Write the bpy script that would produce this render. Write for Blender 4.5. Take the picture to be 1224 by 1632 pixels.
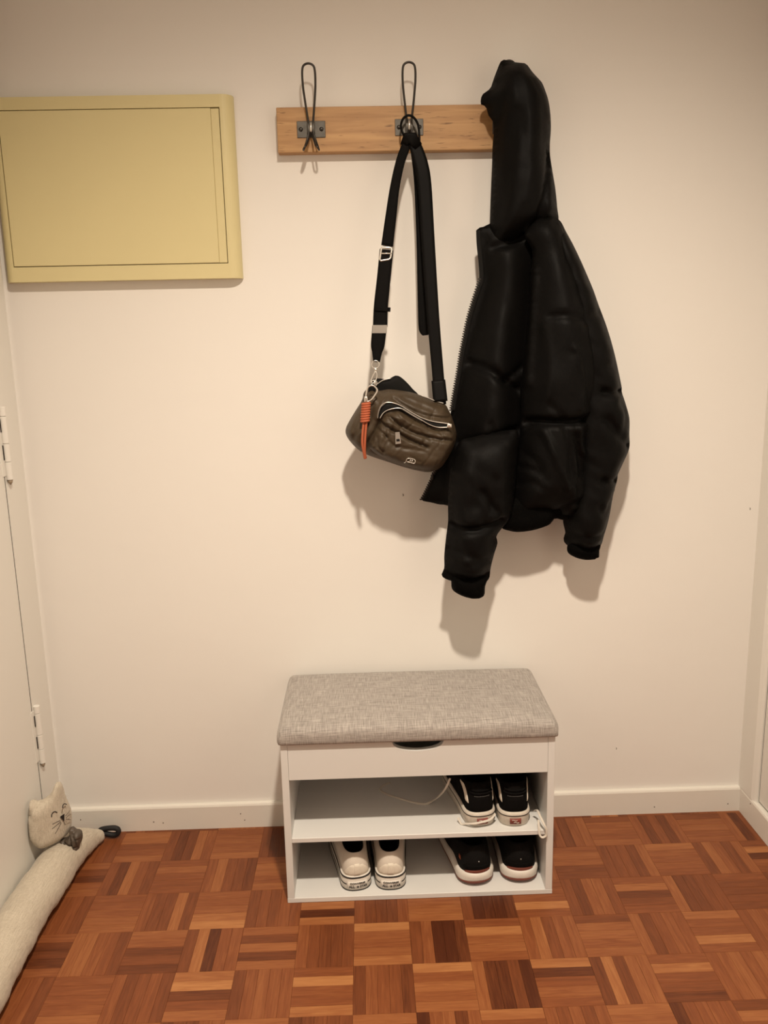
import bpy, bmesh, math, random
import numpy as np
from mathutils import Vector, Matrix, geometry

random.seed(7)
np.random.seed(7)
C = bpy.context.scene.collection
for o in list(bpy.data.objects):
    bpy.data.objects.remove(o)

# ------------------------------------------------------------------ camera
F_PX = 1295.235
CAM = np.array([-0.0979, -1.9397, 1.2309])
CR = np.array([0.99944815, -0.02552898, -0.02125261])
CU = np.array([0.02596508, 0.20137196, 0.97917064])
CF = np.array([0.02071754, 0.97918211, -0.20192369])
cd = bpy.data.cameras.new('camera')
cam = bpy.data.objects.new('camera', cd)
C.objects.link(cam)
cd.sensor_fit = 'HORIZONTAL'
cd.sensor_width = 36.0
cd.lens = 36.0 * F_PX / 1224.0
cd.clip_start = 0.01
cam.matrix_world = Matrix(((CR[0], CU[0], -CF[0], CAM[0]), (CR[1], CU[1], -CF[1], CAM[1]),
                           (CR[2], CU[2], -CF[2], CAM[2]), (0, 0, 0, 1)))
bpy.context.scene.camera = cam

# ------------------------------------------------------------------ world, lamp, exposure
w = bpy.data.worlds.new('world')
bpy.context.scene.world = w
w.use_nodes = True
w.node_tree.nodes['Background'].inputs[0].default_value = (0.9, 0.75, 0.6, 1)
w.node_tree.nodes['Background'].inputs[1].default_value = 0.0
LAMP = Vector((0.03, -1.42, 2.44))
ld = bpy.data.lights.new('ceiling_downlight_bulb', 'SPOT')
ld.energy = 236
ld.color = (1.0, 0.86, 0.695)
ld.spot_size = math.radians(150)
ld.spot_blend = 1.0
ld.shadow_soft_size = 0.045
lo = bpy.data.objects.new('ceiling_downlight_bulb', ld)
lo.location = LAMP
C.objects.link(lo)
ld2 = bpy.data.lights.new('added_fill_light', 'POINT')  # invented fill light behind the camera, added to lift the ambient level
ld2.energy = 2
ld2.color = (1.0, 0.84, 0.66)
ld2.shadow_soft_size = 0.12
lo2 = bpy.data.objects.new('added_fill_light', ld2)
lo2.location = (0.1, -4.4, 2.2)
C.objects.link(lo2)
vs = bpy.context.scene.view_settings
vs.view_transform = 'Standard'
vs.look = 'None'
vs.exposure = 0.0
vs.gamma = 1.0
vs.use_curve_mapping = False


# ------------------------------------------------------------------ helpers
def ray(px, py):
    return CF + CR * (px - 612) / F_PX - CU * (py - 816) / F_PX


def at(px, py, y, b=0.0, c=0.0):
    """point seen at a photograph pixel on the upright plane y + b*x + c*z"""
    d = ray(px, py)
    t = (y + b * CAM[0] + c * CAM[2] - CAM[1]) / (d[1] - b * d[0] - c * d[2])
    return CAM + t * d


def atz(px, py, z):
    d = ray(px, py)
    return CAM + (z - CAM[2]) / d[2] * d


def atx(px, py, x):
    d = ray(px, py)
    return CAM + (x - CAM[0]) / d[0] * d


def wloc(o):
    v = Vector((0, 0, 0))
    while o is not None:
        v = v + o.location
        o = o.parent
    return v


def obj(name, bm, mat, parent=None, local=False, smooth=True, label=None, kind=None):
    me = bpy.data.meshes.new(name)
    if parent is not None and not local:
        bmesh.ops.translate(bm, verts=bm.verts, vec=-wloc(parent))
    bmesh.ops.recalc_face_normals(bm, faces=bm.faces)
    for f in bm.faces:
        f.smooth = smooth
    bm.to_mesh(me)
    bm.free()
    if isinstance(mat, (list, tuple)):
        for m in mat:
            me.materials.append(m)
    else:
        me.materials.append(mat)
    o = bpy.data.objects.new(name, me)
    C.objects.link(o)
    o.parent = parent
    if label:
        o['label'] = label
    if kind:
        o['kind'] = kind
    return o


def thing(name, label, cat, loc=(0, 0, 0), rz=0.0, group=None):
    o = bpy.data.objects.new(name, None)
    o.empty_display_size = 0.05
    C.objects.link(o)
    o.location = loc
    o.rotation_euler = (0, 0, rz)
    o['label'] = label
    o['category'] = cat
    if group:
        o['group'] = group
    return o


def B():
    return bmesh.new()


def box(bm, x0, x1, y0, y1, z0, z1, bev=0.0, seg=2, m=0):
    vs_ = [bm.verts.new((x, y, z)) for x in (x0, x1) for y in (y0, y1) for z in (z0, z1)]
    idx = [(0, 1, 3, 2), (4, 6, 7, 5), (0, 4, 5, 1), (2, 3, 7, 6), (0, 2, 6, 4), (1, 5, 7, 3)]
    fs = [bm.faces.new([vs_[i] for i in q]) for q in idx]
    for f in fs:
        f.material_index = m
    if bev > 0:
        es = list({e for f in fs for e in f.edges})
        r = bmesh.ops.bevel(bm, geom=es, offset=bev, segments=seg, affect='EDGES', profile=0.5)
        for f in r['faces']:
            f.material_index = m


def prism(bm, pts, axis, a0, a1, m=0):
    """polygon pts (2-D) swept along an axis ('x','y','z')"""
    def mk(p, a):
        if axis == 'y':
            return (p[0], a, p[1])
        if axis == 'x':
            return (a, p[0], p[1])
        return (p[0], p[1], a)
    A = [bm.verts.new(mk(p, a0)) for p in pts]
    Bv = [bm.verts.new(mk(p, a1)) for p in pts]
    n = len(pts)
    fs = [bm.faces.new(A), bm.faces.new(Bv[::-1])]
    for i in range(n):
        fs.append(bm.faces.new((A[i], Bv[i], Bv[(i + 1) % n], A[(i + 1) % n])))
    for f in fs:
        f.material_index = m


def tube(bm, pts, r, sides=8, closed=False, cap=True, m=0):
    pts = [Vector(p) for p in pts]
    n = len(pts)
    rr = r if isinstance(r, (list, tuple)) else [r] * n
    rings = []
    prev = None
    for i, p in enumerate(pts):
        if closed:
            t = (pts[(i + 1) % n] - pts[i - 1])
        else:
            t = pts[min(i + 1, n - 1)] - pts[max(i - 1, 0)]
        t.normalize()
        if prev is None:
            a = Vector((0, 0, 1)) if abs(t.z) < 0.9 else Vector((1, 0, 0))
            u = t.cross(a).normalized()
        else:
            u = (prev - t * prev.dot(t))
            if u.length < 1e-6:
                u = t.orthogonal()
            u.normalize()
        prev = u
        v = t.cross(u)
        rings.append([bm.verts.new(p + (u * math.cos(k / sides * 2 * math.pi) + v * math.sin(k / sides * 2 * math.pi)) * rr[i])
                      for k in range(sides)])
    fs = []
    last = n if closed else n - 1
    for i in range(last):
        a, b = rings[i], rings[(i + 1) % n]
        for k in range(sides):
            fs.append(bm.faces.new((a[k], a[(k + 1) % sides], b[(k + 1) % sides], b[k])))
    if cap and not closed:
        fs.append(bm.faces.new(rings[0][::-1]))
        fs.append(bm.faces.new(rings[-1]))
    for f in fs:
        f.material_index = m


def spline(pts, n=6, closed=False):
    """Catmull-Rom through pts (any dimension)"""
    P = [np.array(p, float) for p in pts]
    N = len(P)
    out = []
    rng = range(N) if closed else range(N - 1)
    for i in rng:
        if closed:
            p0, p1, p2, p3 = P[i - 1], P[i], P[(i + 1) % N], P[(i + 2) % N]
        else:
            p0, p1, p2, p3 = P[max(i - 1, 0)], P[i], P[i + 1], P[min(i + 2, N - 1)]
        for k in range(n):
            t = k / n
            out.append(0.5 * ((2 * p1) + (-p0 + p2) * t + (2 * p0 - 5 * p1 + 4 * p2 - p3) * t * t + (-p0 + 3 * p1 - 3 * p2 + p3) * t ** 3))
    if not closed:
        out.append(P[-1])
    return out


def ribbon(bm, pts, widths, th=0.002, normal=(0, -1, 0), m=0, arch=0.0):
    """a flat band along pts, its width across the path, its face towards normal"""
    pts = [Vector(p) for p in pts]
    n = len(pts)
    rows = []
    for i, p in enumerate(pts):
        t = (pts[min(i + 1, n - 1)] - pts[max(i - 1, 0)]).normalized()
        nn = Vector(normal[i] if isinstance(normal, list) else normal)
        s = t.cross(nn).normalized()
        nn = s.cross(t).normalized()
        wd = widths[i] if isinstance(widths, (list, tuple)) else widths
        row = []
        for (a, b) in ((-.5, -.5), (-.25, -.5), (.25, -.5), (.5, -.5), (.5, .5), (.25, .5), (-.25, .5), (-.5, .5)):
            bulge = arch if abs(a) < .4 else 0
            row.append(bm.verts.new(p + s * wd * a + nn * (th * b + bulge)))
        rows.append(row)
    k = 8
    for i in range(n - 1):
        for j in range(k):
            f = bm.faces.new((rows[i][j], rows[i][(j + 1) % k], rows[i + 1][(j + 1) % k], rows[i + 1][j]))
            f.material_index = m
    for r_ in (rows[0], rows[-1]):
        f = bm.faces.new(r_)
        f.material_index = m


def segdist(P, poly, closed=False):
    P = np.asarray(P)
    A = np.asarray(poly)
    if closed:
        Bq = np.roll(A, -1, axis=0)
    else:
        A, Bq = A[:-1], A[1:]
    best = np.full(len(P), 1e9)
    for a, b in zip(A, Bq):
        ab = b - a
        L = (ab @ ab) + 1e-12
        t = np.clip(((P - a) @ ab) / L, 0, 1)
        d = np.linalg.norm(P - (a + t[:, None] * ab), axis=1)
        best = np.minimum(best, d)
    return best


def fbm(X, Z, scale, seed):
    rng = np.random.RandomState(seed)
    out = np.zeros_like(X)
    amp = 1.0
    for o in range(3):
        for k in range(4):
            a = rng.uniform(0, 2 * math.pi)
            fq = scale * (2 ** o) * rng.uniform(.7, 1.3)
            out += amp * np.sin((X * math.cos(a) + Z * math.sin(a)) * fq + rng.uniform(0, 6.28)) / 4
        amp *= 0.5
    return out


class Surf:
    def __init__(self, xz, y):
        self.xz, self.y = xz, y

    def __call__(self, x, z):
        d = ((self.xz - np.array([x, z])) ** 2).sum(1)
        i = np.argsort(d)[:4]
        wt = 1 / (d[i] + 1e-8)
        return float((self.y[i] * wt).sum() / wt.sum())


def inflate(name, px, plane, Tf, Tb, D, mat, parent, step=0.008, creases=(), noise=(0, 20, 1), prof='round',
            n=4, Db=None, sharp=False, extra=None, label=None, relax=0):
    """A soft stuffed shape: outline px lies in the plane (y, b, c); cloth swells Tf to the front and Tb to the back."""
    y0, b, c = plane if isinstance(plane, tuple) else (plane, 0, 0)
    ol = px if sharp else spline(px, n, True)
    W = np.array([at(p[0], p[1], y0, b, c) for p in ol])
    poly = W[:, [0, 2]]
    # resample evenly
    seg = np.linalg.norm(np.roll(poly, -1, 0) - poly, axis=1)
    cum = np.concatenate([[0], np.cumsum(seg)])
    m = max(12, int(cum[-1] / step))
    tt = np.arange(m) / m * cum[-1]
    pc = np.vstack([poly, poly[:1]])
    poly = np.stack([np.interp(tt, cum, pc[:, 0]), np.interp(tt, cum, pc[:, 1])], 1)
    mn, mx = poly.min(0), poly.max(0)
    gx, gz = np.meshgrid(np.arange(mn[0], mx[0], step), np.arange(mn[1], mx[1], step * .87))
    gx = gx + (np.arange(gx.shape[0]) % 2)[:, None] * step * .5
    G = np.stack([gx.ravel(), gz.ravel()], 1)
    d = segdist(G, poly, True)
    # inside test
    ins = np.zeros(len(G), bool)
    A, Bq = poly, np.roll(poly, -1, 0)
    for a, e in zip(A, Bq):
        cond = ((a[1] > G[:, 1]) != (e[1] > G[:, 1]))
        xint = (e[0] - a[0]) * (G[:, 1] - a[1]) / (e[1] - a[1] + 1e-15) + a[0]
        ins ^= cond & (G[:, 0] < xint)
    G = G[ins & (d > step * .55)]
    allp = np.vstack([poly, G])
    vin = [Vector((float(p[0]), float(p[1]))) for p in allp]
    ed = [(i, (i + 1) % m) for i in range(m)]
    vo, eo, fo, ov, oe, of = geometry.delaunay_2d_cdt(vin, ed, [], 1, 1e-7)
    V = np.array([[v[0], v[1]] for v in vo])
    dist = segdist(V, poly, True)
    bd = dist < 1e-6

    def g(t):
        t = np.clip(t, 0, 1)
        if prof == 'round':
            return np.sqrt(np.maximum(0, 1 - (1 - t) ** 2))
        if prof == 'soft':
            return t * t * (3 - 2 * t)
        if prof == 'mid':
            return .5 * (np.sqrt(np.maximum(0, 1 - (1 - t) ** 2)) + t * t * (3 - 2 * t))
        return t
    base = y0 + b * V[:, 0] + c * V[:, 1]
    ff = Tf * g(dist / D)
    E_ = np.array([[f[i], f[(i + 1) % len(f)]] for f in fo for i in range(len(f))])
    if relax:
        for _ in range(relax):
            acc = np.zeros(len(V))
            cnt = np.zeros(len(V))
            for a_, e_ in ((0, 1), (1, 0)):
                np.add.at(acc, E_[:, a_], ff[E_[:, e_]])
                np.add.at(cnt, E_[:, a_], 1)
            ff = np.where(bd, 0, .5 * ff + .5 * acc / np.maximum(cnt, 1))
    fade = np.clip(dist / (D * .5), 0, 1)
    for cr in creases:
        cpx, dep, wid = cr
        cw = np.array([at(p[0], p[1], y0, b, c) for p in spline(cpx, 4)])[:, [0, 2]]
        cdist = segdist(V, cw)
        ff = ff - dep * np.exp(-(cdist / wid) ** 2) * np.clip(dist / .006, 0, 1)
    if noise[0]:
        ff = ff + noise[0] * fbm(V[:, 0], V[:, 1], noise[1], noise[2]) * fade
    if extra is not None:
        ff = ff + extra(V) * fade
    ff = np.where(bd, 0, np.maximum(ff, 0.0006))
    fb = np.where(bd, 0, np.maximum(Tb * g(dist / (Db or D)), 0.0004))
    bm = B()
    fv = [bm.verts.new((V[i, 0], base[i] - ff[i], V[i, 1])) for i in range(len(V))]
    bv = [fv[i] if bd[i] else bm.verts.new((V[i, 0], base[i] + fb[i], V[i, 1])) for i in range(len(V))]
    for f in fo:
        try:
            bm.faces.new([fv[i] for i in f])
        except ValueError:
            pass
        if not all(bd[i] for i in f):
            try:
                bm.faces.new([bv[i] for i in f][::-1])
            except ValueError:
                pass
    s = Surf(V, base - ff)
    return obj(name, bm, mat, parent, label=label), s


# ------------------------------------------------------------------ materials
def mat(name, col, rough=0.5, metal=0.0, spec=0.5, bump=None, sheen=0.0, var=None, coat=0.0):
    """bump=(scale,strength,distance); var=(scale,amount) mottling of the base colour"""
    m = bpy.data.materials.new(name)
    m.use_nodes = True
    nt = m.node_tree
    p = nt.nodes['Principled BSDF']
    p.inputs['Base Color'].default_value = (*col, 1)
    p.inputs['Roughness'].default_value = rough
    p.inputs['Metallic'].default_value = metal
    p.inputs['Specular IOR Level'].default_value = spec
    p.inputs['Sheen Weight'].default_value = sheen
    p.inputs['Coat Weight'].default_value = coat
    tc = nt.nodes.new('ShaderNodeTexCoord')
    if bump:
        nz = nt.nodes.new('ShaderNodeTexNoise')
        nz.inputs['Scale'].default_value = bump[0]
        nz.inputs['Detail'].default_value = 4
        nt.links.new(tc.outputs['Object'], nz.inputs['Vector'])
        bp = nt.nodes.new('ShaderNodeBump')
        bp.inputs['Strength'].default_value = bump[1]
        bp.inputs['Distance'].default_value = bump[2]
        nt.links.new(nz.outputs['Fac'], bp.inputs['Height'])
        nt.links.new(bp.outputs['Normal'], p.inputs['Normal'])
    if var:
        nz = nt.nodes.new('ShaderNodeTexNoise')
        nz.inputs['Scale'].default_value = var[0]
        nz.inputs['Detail'].default_value = 5
        nt.links.new(tc.outputs['Object'], nz.inputs['Vector'])
        mx = nt.nodes.new('ShaderNodeMix')
        mx.data_type = 'RGBA'
        mx.inputs['A'].default_value = (*[c * (1 - var[1]) for c in col], 1)
        mx.inputs['B'].default_value = (*[min(1, c * (1 + var[1])) for c in col], 1)
        nt.links.new(nz.outputs['Fac'], mx.inputs['Factor'])
        nt.links.new(mx.outputs['Result'], p.inputs['Base Color'])
    return m


def N(nt, t, **kw):
    n_ = nt.nodes.new(t)
    for k, v in kw.items():
        if k in n_.inputs:
            n_.inputs[k].default_value = v
        else:
            setattr(n_, k, v)
    return n_


def parquet_mat(name, attr):
    m = bpy.data.materials.new(name)
    m.use_nodes = True
    nt = m.node_tree
    p = nt.nodes['Principled BSDF']
    L = nt.links.new
    tc = N(nt, 'ShaderNodeTexCoord')
    if attr:
        at_ = N(nt, 'ShaderNodeAttribute', attribute_name='tone')
        tone = at_.outputs['Fac']
        at2 = N(nt, 'ShaderNodeAttribute', attribute_name='grain')
        vec = at2.outputs['Vector']
    else:
        oi = N(nt, 'ShaderNodeObjectInfo')
        sp = N(nt, 'ShaderNodeSeparateColor')
        L(oi.outputs['Color'], sp.inputs['Color'])
        tone = sp.outputs[0]
        off = N(nt, 'ShaderNodeVectorMath', operation='SCALE')
        off.inputs[0].default_value = (13.1, 7.7, 3.3)
        L(oi.outputs['Random'], off.inputs['Scale'])
        ad = N(nt, 'ShaderNodeVectorMath', operation='ADD')
        L(tc.outputs['Object'], ad.inputs[0])
        L(off.outputs[0], ad.inputs[1])
        vec = ad.outputs[0]
    sc = N(nt, 'ShaderNodeVectorMath', operation='MULTIPLY')
    sc.inputs[1].default_value = (5.0, 70.0, 20.0)
    L(vec, sc.inputs[0])
    nz = N(nt, 'ShaderNodeTexNoise', Scale=1.6, Detail=6.0, Distortion=1.4)
    L(sc.outputs[0], nz.inputs['Vector'])
    sc2 = N(nt, 'ShaderNodeVectorMath', operation='MULTIPLY')
    sc2.inputs[1].default_value = (30.0, 420.0, 60.0)
    L(vec, sc2.inputs[0])
    nz2 = N(nt, 'ShaderNodeTexNoise', Scale=1.0, Detail=4.0)
    L(sc2.outputs[0], nz2.inputs['Vector'])
    a1 = N(nt, 'ShaderNodeMath', operation='MULTIPLY_ADD')
    a1.inputs[1].default_value = 0.50
    L(nz.outputs['Fac'], a1.inputs[0])
    L(tone, a1.inputs[2])
    a2 = N(nt, 'ShaderNodeMath', operation='MULTIPLY_ADD')
    a2.inputs[1].default_value = 0.34
    L(nz2.outputs['Fac'], a2.inputs[0])
    L(a1.outputs[0], a2.inputs[2])
    a3 = N(nt, 'ShaderNodeMath', operation='SUBTRACT')
    a3.inputs[1].default_value = 0.42
    L(a2.outputs[0], a3.inputs[0])
    rp = N(nt, 'ShaderNodeValToRGB')
    e = rp.color_ramp.elements
    e[0].position, e[0].color = 0.0, (0.070, 0.017, 0.0055, 1)
    e[1].position, e[1].color = 1.0, (0.44, 0.195, 0.070, 1)
    q = e.new(0.45)
    q.color = (0.205, 0.061, 0.020, 1)
    q = e.new(0.7)
    q.color = (0.295, 0.106, 0.036, 1)
    L(a3.outputs[0], rp.inputs['Fac'])
    L(rp.outputs['Color'], p.inputs['Base Color'])
    p.inputs['Roughness'].default_value = 0.42
    p.inputs['Specular IOR Level'].default_value = 0.3
    bp = N(nt, 'ShaderNodeBump', Strength=0.15, Distance=0.0005)
    L(nz2.outputs['Fac'], bp.inputs['Height'])
    L(bp.outputs['Normal'], p.inputs['Normal'])
    return m


def wood_mat(name):
    m = bpy.data.materials.new(name)
    m.use_nodes = True
    nt = m.node_tree
    p = nt.nodes['Principled BSDF']
    L = nt.links.new
    tc = N(nt, 'ShaderNodeTexCoord')
    sc = N(nt, 'ShaderNodeVectorMath', operation='MULTIPLY')
    sc.inputs[1].default_value = (3.0, 30.0, 45.0)
    L(tc.outputs['Object'], sc.inputs[0])
    nz = N(nt, 'ShaderNodeTexNoise', Scale=1.5, Detail=6.0, Distortion=0.8)
    L(sc.outputs[0], nz.inputs['Vector'])
    sc2 = N(nt, 'ShaderNodeVectorMath', operation='MULTIPLY')
    sc2.inputs[1].default_value = (28.0, 100.0, 260.0)
    L(tc.outputs['Object'], sc2.inputs[0])
    nz2 = N(nt, 'ShaderNodeTexNoise', Scale=1.0, Detail=2.0)
    L(sc2.outputs[0], nz2.inputs['Vector'])
    rp = N(nt, 'ShaderNodeValToRGB')
    e = rp.color_ramp.elements
    e[0].position, e[0].color = 0.25, (0.33, 0.165, 0.062, 1)
    e[1].position, e[1].color = 0.75, (0.56, 0.335, 0.145, 1)
    L(nz.outputs['Fac'], rp.inputs['Fac'])
    fl = N(nt, 'ShaderNodeValToRGB')
    fl.color_ramp.elements[0].position = 0.24
    fl.color_ramp.elements[0].color = (0.45, 0.4, 0.35, 1)
    fl.color_ramp.elements[1].position = 0.36
    fl.color_ramp.elements[1].color = (1, 1, 1, 1)
    L(nz2.outputs['Fac'], fl.inputs['Fac'])
    mx = N(nt, 'ShaderNodeMix', data_type='RGBA', blend_type='MULTIPLY')
    mx.inputs['Factor'].default_value = 1.0
    L(rp.outputs['Color'], mx.inputs['A'])
    L(fl.outputs['Color'], mx.inputs['B'])
    L(mx.outputs['Result'], p.inputs['Base Color'])
    p.inputs['Roughness'].default_value = 0.5
    return m


def linen_mat(name, c0, c1, s=1.0, cross=(900, 900)):
    """woven cloth: threads along local x and y"""
    m = bpy.data.materials.new(name)
    m.use_nodes = True
    nt = m.node_tree
    p = nt.nodes['Principled BSDF']
    L = nt.links.new
    tc = N(nt, 'ShaderNodeTexCoord')
    outs = []
    for v in ((30 * s, cross[0] * s, cross[0] * s), (cross[1] * s, 30 * s, 60 * s)):
        sc = N(nt, 'ShaderNodeVectorMath', operation='MULTIPLY')
        sc.inputs[1].default_value = v
        L(tc.outputs['Object'], sc.inputs[0])
        nz = N(nt, 'ShaderNodeTexNoise', Scale=1.0, Detail=2.0)
        L(sc.outputs[0], nz.inputs['Vector'])
        outs.append(nz.outputs['Fac'])
    ad = N(nt, 'ShaderNodeMath', operation='ADD')
    L(outs[0], ad.inputs[0])
    L(outs[1], ad.inputs[1])
    rp = N(nt, 'ShaderNodeValToRGB')
    e = rp.color_ramp.elements
    rp.color_ramp.interpolation = 'LINEAR'
    e[0].position, e[0].color = 0.36, (*c0, 1)
    e[1].position, e[1].color = 0.64, (*c1, 1)
    hf = N(nt, 'ShaderNodeMath', operation='MULTIPLY')
    hf.inputs[1].default_value = 0.5
    L(ad.outputs[0], hf.inputs[0])
    L(hf.outputs[0], rp.inputs['Fac'])
    L(rp.outputs['Color'], p.inputs['Base Color'])
    p.inputs['Roughness'].default_value = 0.85
    p.inputs['Sheen Weight'].default_value = 0.15
    bp = N(nt, 'ShaderNodeBump', Strength=0.35, Distance=0.0008)
    L(hf.outputs[0], bp.inputs['Height'])
    L(bp.outputs['Normal'], p.inputs['Normal'])
    return m


M = {}
M['wall'] = mat('wall_paint', (0.80, 0.775, 0.735), 0.75, spec=0.25, bump=(9, 0.12, 0.01), var=(2.0, 0.015))
M['gloss'] = mat('gloss_white_paint', (0.74, 0.72, 0.67), 0.38, spec=0.4, bump=(14, 0.08, 0.004))
M['ceil'] = mat('ceiling_paint', (0.82, 0.80, 0.77), 0.9)
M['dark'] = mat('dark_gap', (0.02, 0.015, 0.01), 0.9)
M['sub'] = mat('subfloor', (0.05, 0.02, 0.01), 0.9)
M['strip'] = parquet_mat('parquet_wood', False)
M['strips'] = parquet_mat('parquet_wood_far', True)
M['pine'] = wood_mat('oiled_pine')
M['yellow'] = mat('cream_yellow_enamel', (0.67, 0.59, 0.325), 0.45, spec=0.4, var=(6, 0.03), bump=(20, .04, .002))
M['steel'] = mat('blackened_steel', (0.06, 0.055, 0.05), 0.38, metal=0.9)
M['plate'] = mat('raw_steel_plate', (0.12, 0.112, 0.10), 0.5, metal=0.7, var=(60, .4), bump=(120, .2, .001))
M['silver'] = mat('polished_nickel', (0.74, 0.71, 0.66), 0.30, metal=0.85)
M['melamine'] = mat('white_melamine', (0.69, 0.685, 0.665), 0.42, spec=0.4)
M['cushion'] = linen_mat('grey_linen_weave', (0.215, 0.192, 0.174), (0.45, 0.412, 0.378), 1.0, (650, 650))
M['nylon'] = mat('black_nylon', (0.0022, 0.0019, 0.0017), 0.58, spec=0.10, bump=(160, .25, .002), sheen=0.0)
M['rib'] = mat('black_rib_knit', (0.0016, 0.0014, 0.0012), 0.9, spec=0.06, bump=(300, .5, .003))
M['lining'] = mat('black_lining', (0.005, 0.0045, 0.004), 0.8, spec=0.2)
M['ziptooth'] = mat('black_zip_teeth', (0.02, 0.018, 0.016), 0.4, spec=0.5)
M['olive'] = mat('olive_nylon', (0.050, 0.0345, 0.020), 0.50, spec=0.28, bump=(45, .35, .008), var=(22, .25), sheen=0.0)
M['web'] = mat('black_webbing', (0.0030, 0.0025, 0.0022), 0.75, spec=0.10, bump=(500, .4, .001))
M['leather'] = mat('black_smooth_strap', (0.0024, 0.002, 0.0018), 0.55, spec=0.10)
M['orange'] = mat('orange_cord', (0.40, 0.095, 0.038), 0.7, bump=(700, .6, .001))
M['canvas'] = mat('white_canvas', (0.66, 0.60, 0.52), 0.8, bump=(500, .3, .001), var=(30, .10))
M['canvas2'] = mat('white_heel_canvas', (0.72, 0.66, 0.56), 0.75, bump=(400, .3, .001), var=(45, .10))
M['rubber'] = mat('white_rubber', (0.70, 0.66, 0.60), 0.5, var=(40, .10))
M['dirtyrubber'] = mat('scuffed_white_rubber', (0.60, 0.545, 0.47), 0.55, var=(55, .28), bump=(90, .3, .002))
M['suede'] = mat('black_suede', (0.0045, 0.004, 0.0037), 0.95, spec=0.08, bump=(300, .4, .001))
M['mesh'] = mat('black_mesh', (0.0035, 0.0032, 0.003), 0.75, spec=0.15, bump=(420, .7, .002))
M['ink'] = mat('black_print', (0.012, 0.01, 0.01), 0.6)
M['redtab'] = mat('red_rubber', (0.19, 0.034, 0.022), 0.55, var=(60, .4))
M['brick'] = mat('rust_red_rubber', (0.16, 0.038, 0.022), 0.6, var=(40, .2))
M['lace'] = mat('white_lace', (0.62, 0.57, 0.50), 0.85, bump=(700, .5, .001))
M['catbody'] = linen_mat('oatmeal_cloth', (0.42, 0.365, 0.285), (0.58, 0.52, 0.42), 1.6, (420, 420))
M['bow'] = mat('grey_brown_ribbon', (0.085, 0.066, 0.05), 0.5, bump=(200, .4, .002), var=(50, .35))
M['cord'] = mat('black_cord', (0.008, 0.008, 0.009), 0.7, bump=(300, .4, .001))
M['stitch'] = mat('grey_thread', (0.20, 0.19, 0.18), 0.8)

# ------------------------------------------------------------------ room shell
XL, XR, YB = -0.90, 0.867, -5.2


def struct(name, bm, m, parent=None, smooth=False):
    return obj(name, bm, m, parent, smooth=smooth, kind='structure' if parent is None else None)


bm = B(); box(bm, -1.05, 1.05, 0.0, 0.12, -0.05, 2.6); struct('wall_back', bm, M['wall'])
bm = B(); box(bm, -1.05, 1.05, YB - .1, YB, -0.05, 2.6); struct('wall_front', bm, M['wall'])
bm = B(); box(bm, -1.05, 1.05, YB, 0.0, 2.52, 2.6); struct('ceiling', bm, M['ceil'])
bm = B()
box(bm, -1.03, XL - .012, -0.02, 0, 0, 2.52)
box(bm, -1.03, XL - .012, -1.06, -0.02, 2.12, 2.52)
box(bm, -1.03, XL - .012, YB, -1.06, 0, 2.52)
box(bm, -1.05, -1.03, YB, 0, 0, 2.52)
struct('wall_left', bm, M['wall'])
bm = B()
box(bm, XR + .02, 1.03, YB, -1.0, 0, 2.52)
box(bm, XR + .02, 1.03, -1.0, 0, 2.14, 2.52)
box(bm, 1.03, 1.05, YB, 0, 0, 2.52)
struct('wall_right', bm, M['wall'])

# left door: casing, leaf, hinges
bm = B()
prism(bm, [(XL - .1, -0.02), (XL - .012, -0.02), (XL - .003, -0.026), (XL, -0.034), (XL, -0.1335), (XL - .1, -0.1335)], 'z', 0.0, 2.12)
box(bm, XL - .1, XL, -0.985, -0.1335, 2.052, 2.12)
box(bm, XL - .1, XL, -1.06, -0.985, 0, 2.12)
trim1 = struct('trim_1', bm, M['gloss'])
bm = B(); box(bm, XL - .05, XL - .0012, -.1366, -.1336, 0.006, 2.05); obj('gap_shade', bm, M['dark'], trim1, smooth=False, label='dark strip standing in for gap shade')  # painted shade: dark strip keeps the lit door gap black
bm = B(); box(bm, XL - .055, XL - .0005, -0.982, -0.1367, 0.006, 2.048, .0012, 1)
door1 = struct('door_1', bm, M['gloss'])


def hinge(parent, x, y, z0, z1, r=0.0075):
    bm_ = B()
    box(bm_, x - .004, x + .0012, y - .022, y - .003, z0 + .01, z1 - .01)
    h = obj('hinge', bm_, M['gloss'], parent, smooth=False)
    n_ = 4
    lens = [.13, .37, .25, .25]
    zt = z1
    for q in lens:
        L = (z1 - z0) * q
        bk = B()
        tube(bk, [(x + .006, y, zt - L + .0003), (x + .006, y, zt - L + .0011), (x + .006, y, zt - .0011), (x + .006, y, zt - .0003)],
             [r - .0014, r, r, r - .0014], 24)
        obj('knuckle', bk, M['gloss'], h, smooth=False)
        zt -= L
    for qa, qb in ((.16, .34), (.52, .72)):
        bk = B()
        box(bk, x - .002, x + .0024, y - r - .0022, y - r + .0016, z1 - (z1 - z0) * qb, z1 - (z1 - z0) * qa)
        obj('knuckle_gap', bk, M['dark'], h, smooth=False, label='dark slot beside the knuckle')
    bk = B()
    tube(bk, [(x + .006, y, z0 - .011), (x + .006, y, z0 - .006), (x + .006, y, z0)], [.001, .0045, .006], 12)
    obj('pin_tip', bk, mat('hinge_pin_paint', (.30, .23, .16), .5), h)
    return h


hinge(door1, XL, -0.1240, 0.262, 0.410)
hinge(door1, XL, -0.1240, 0.952, 1.115)

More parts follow.
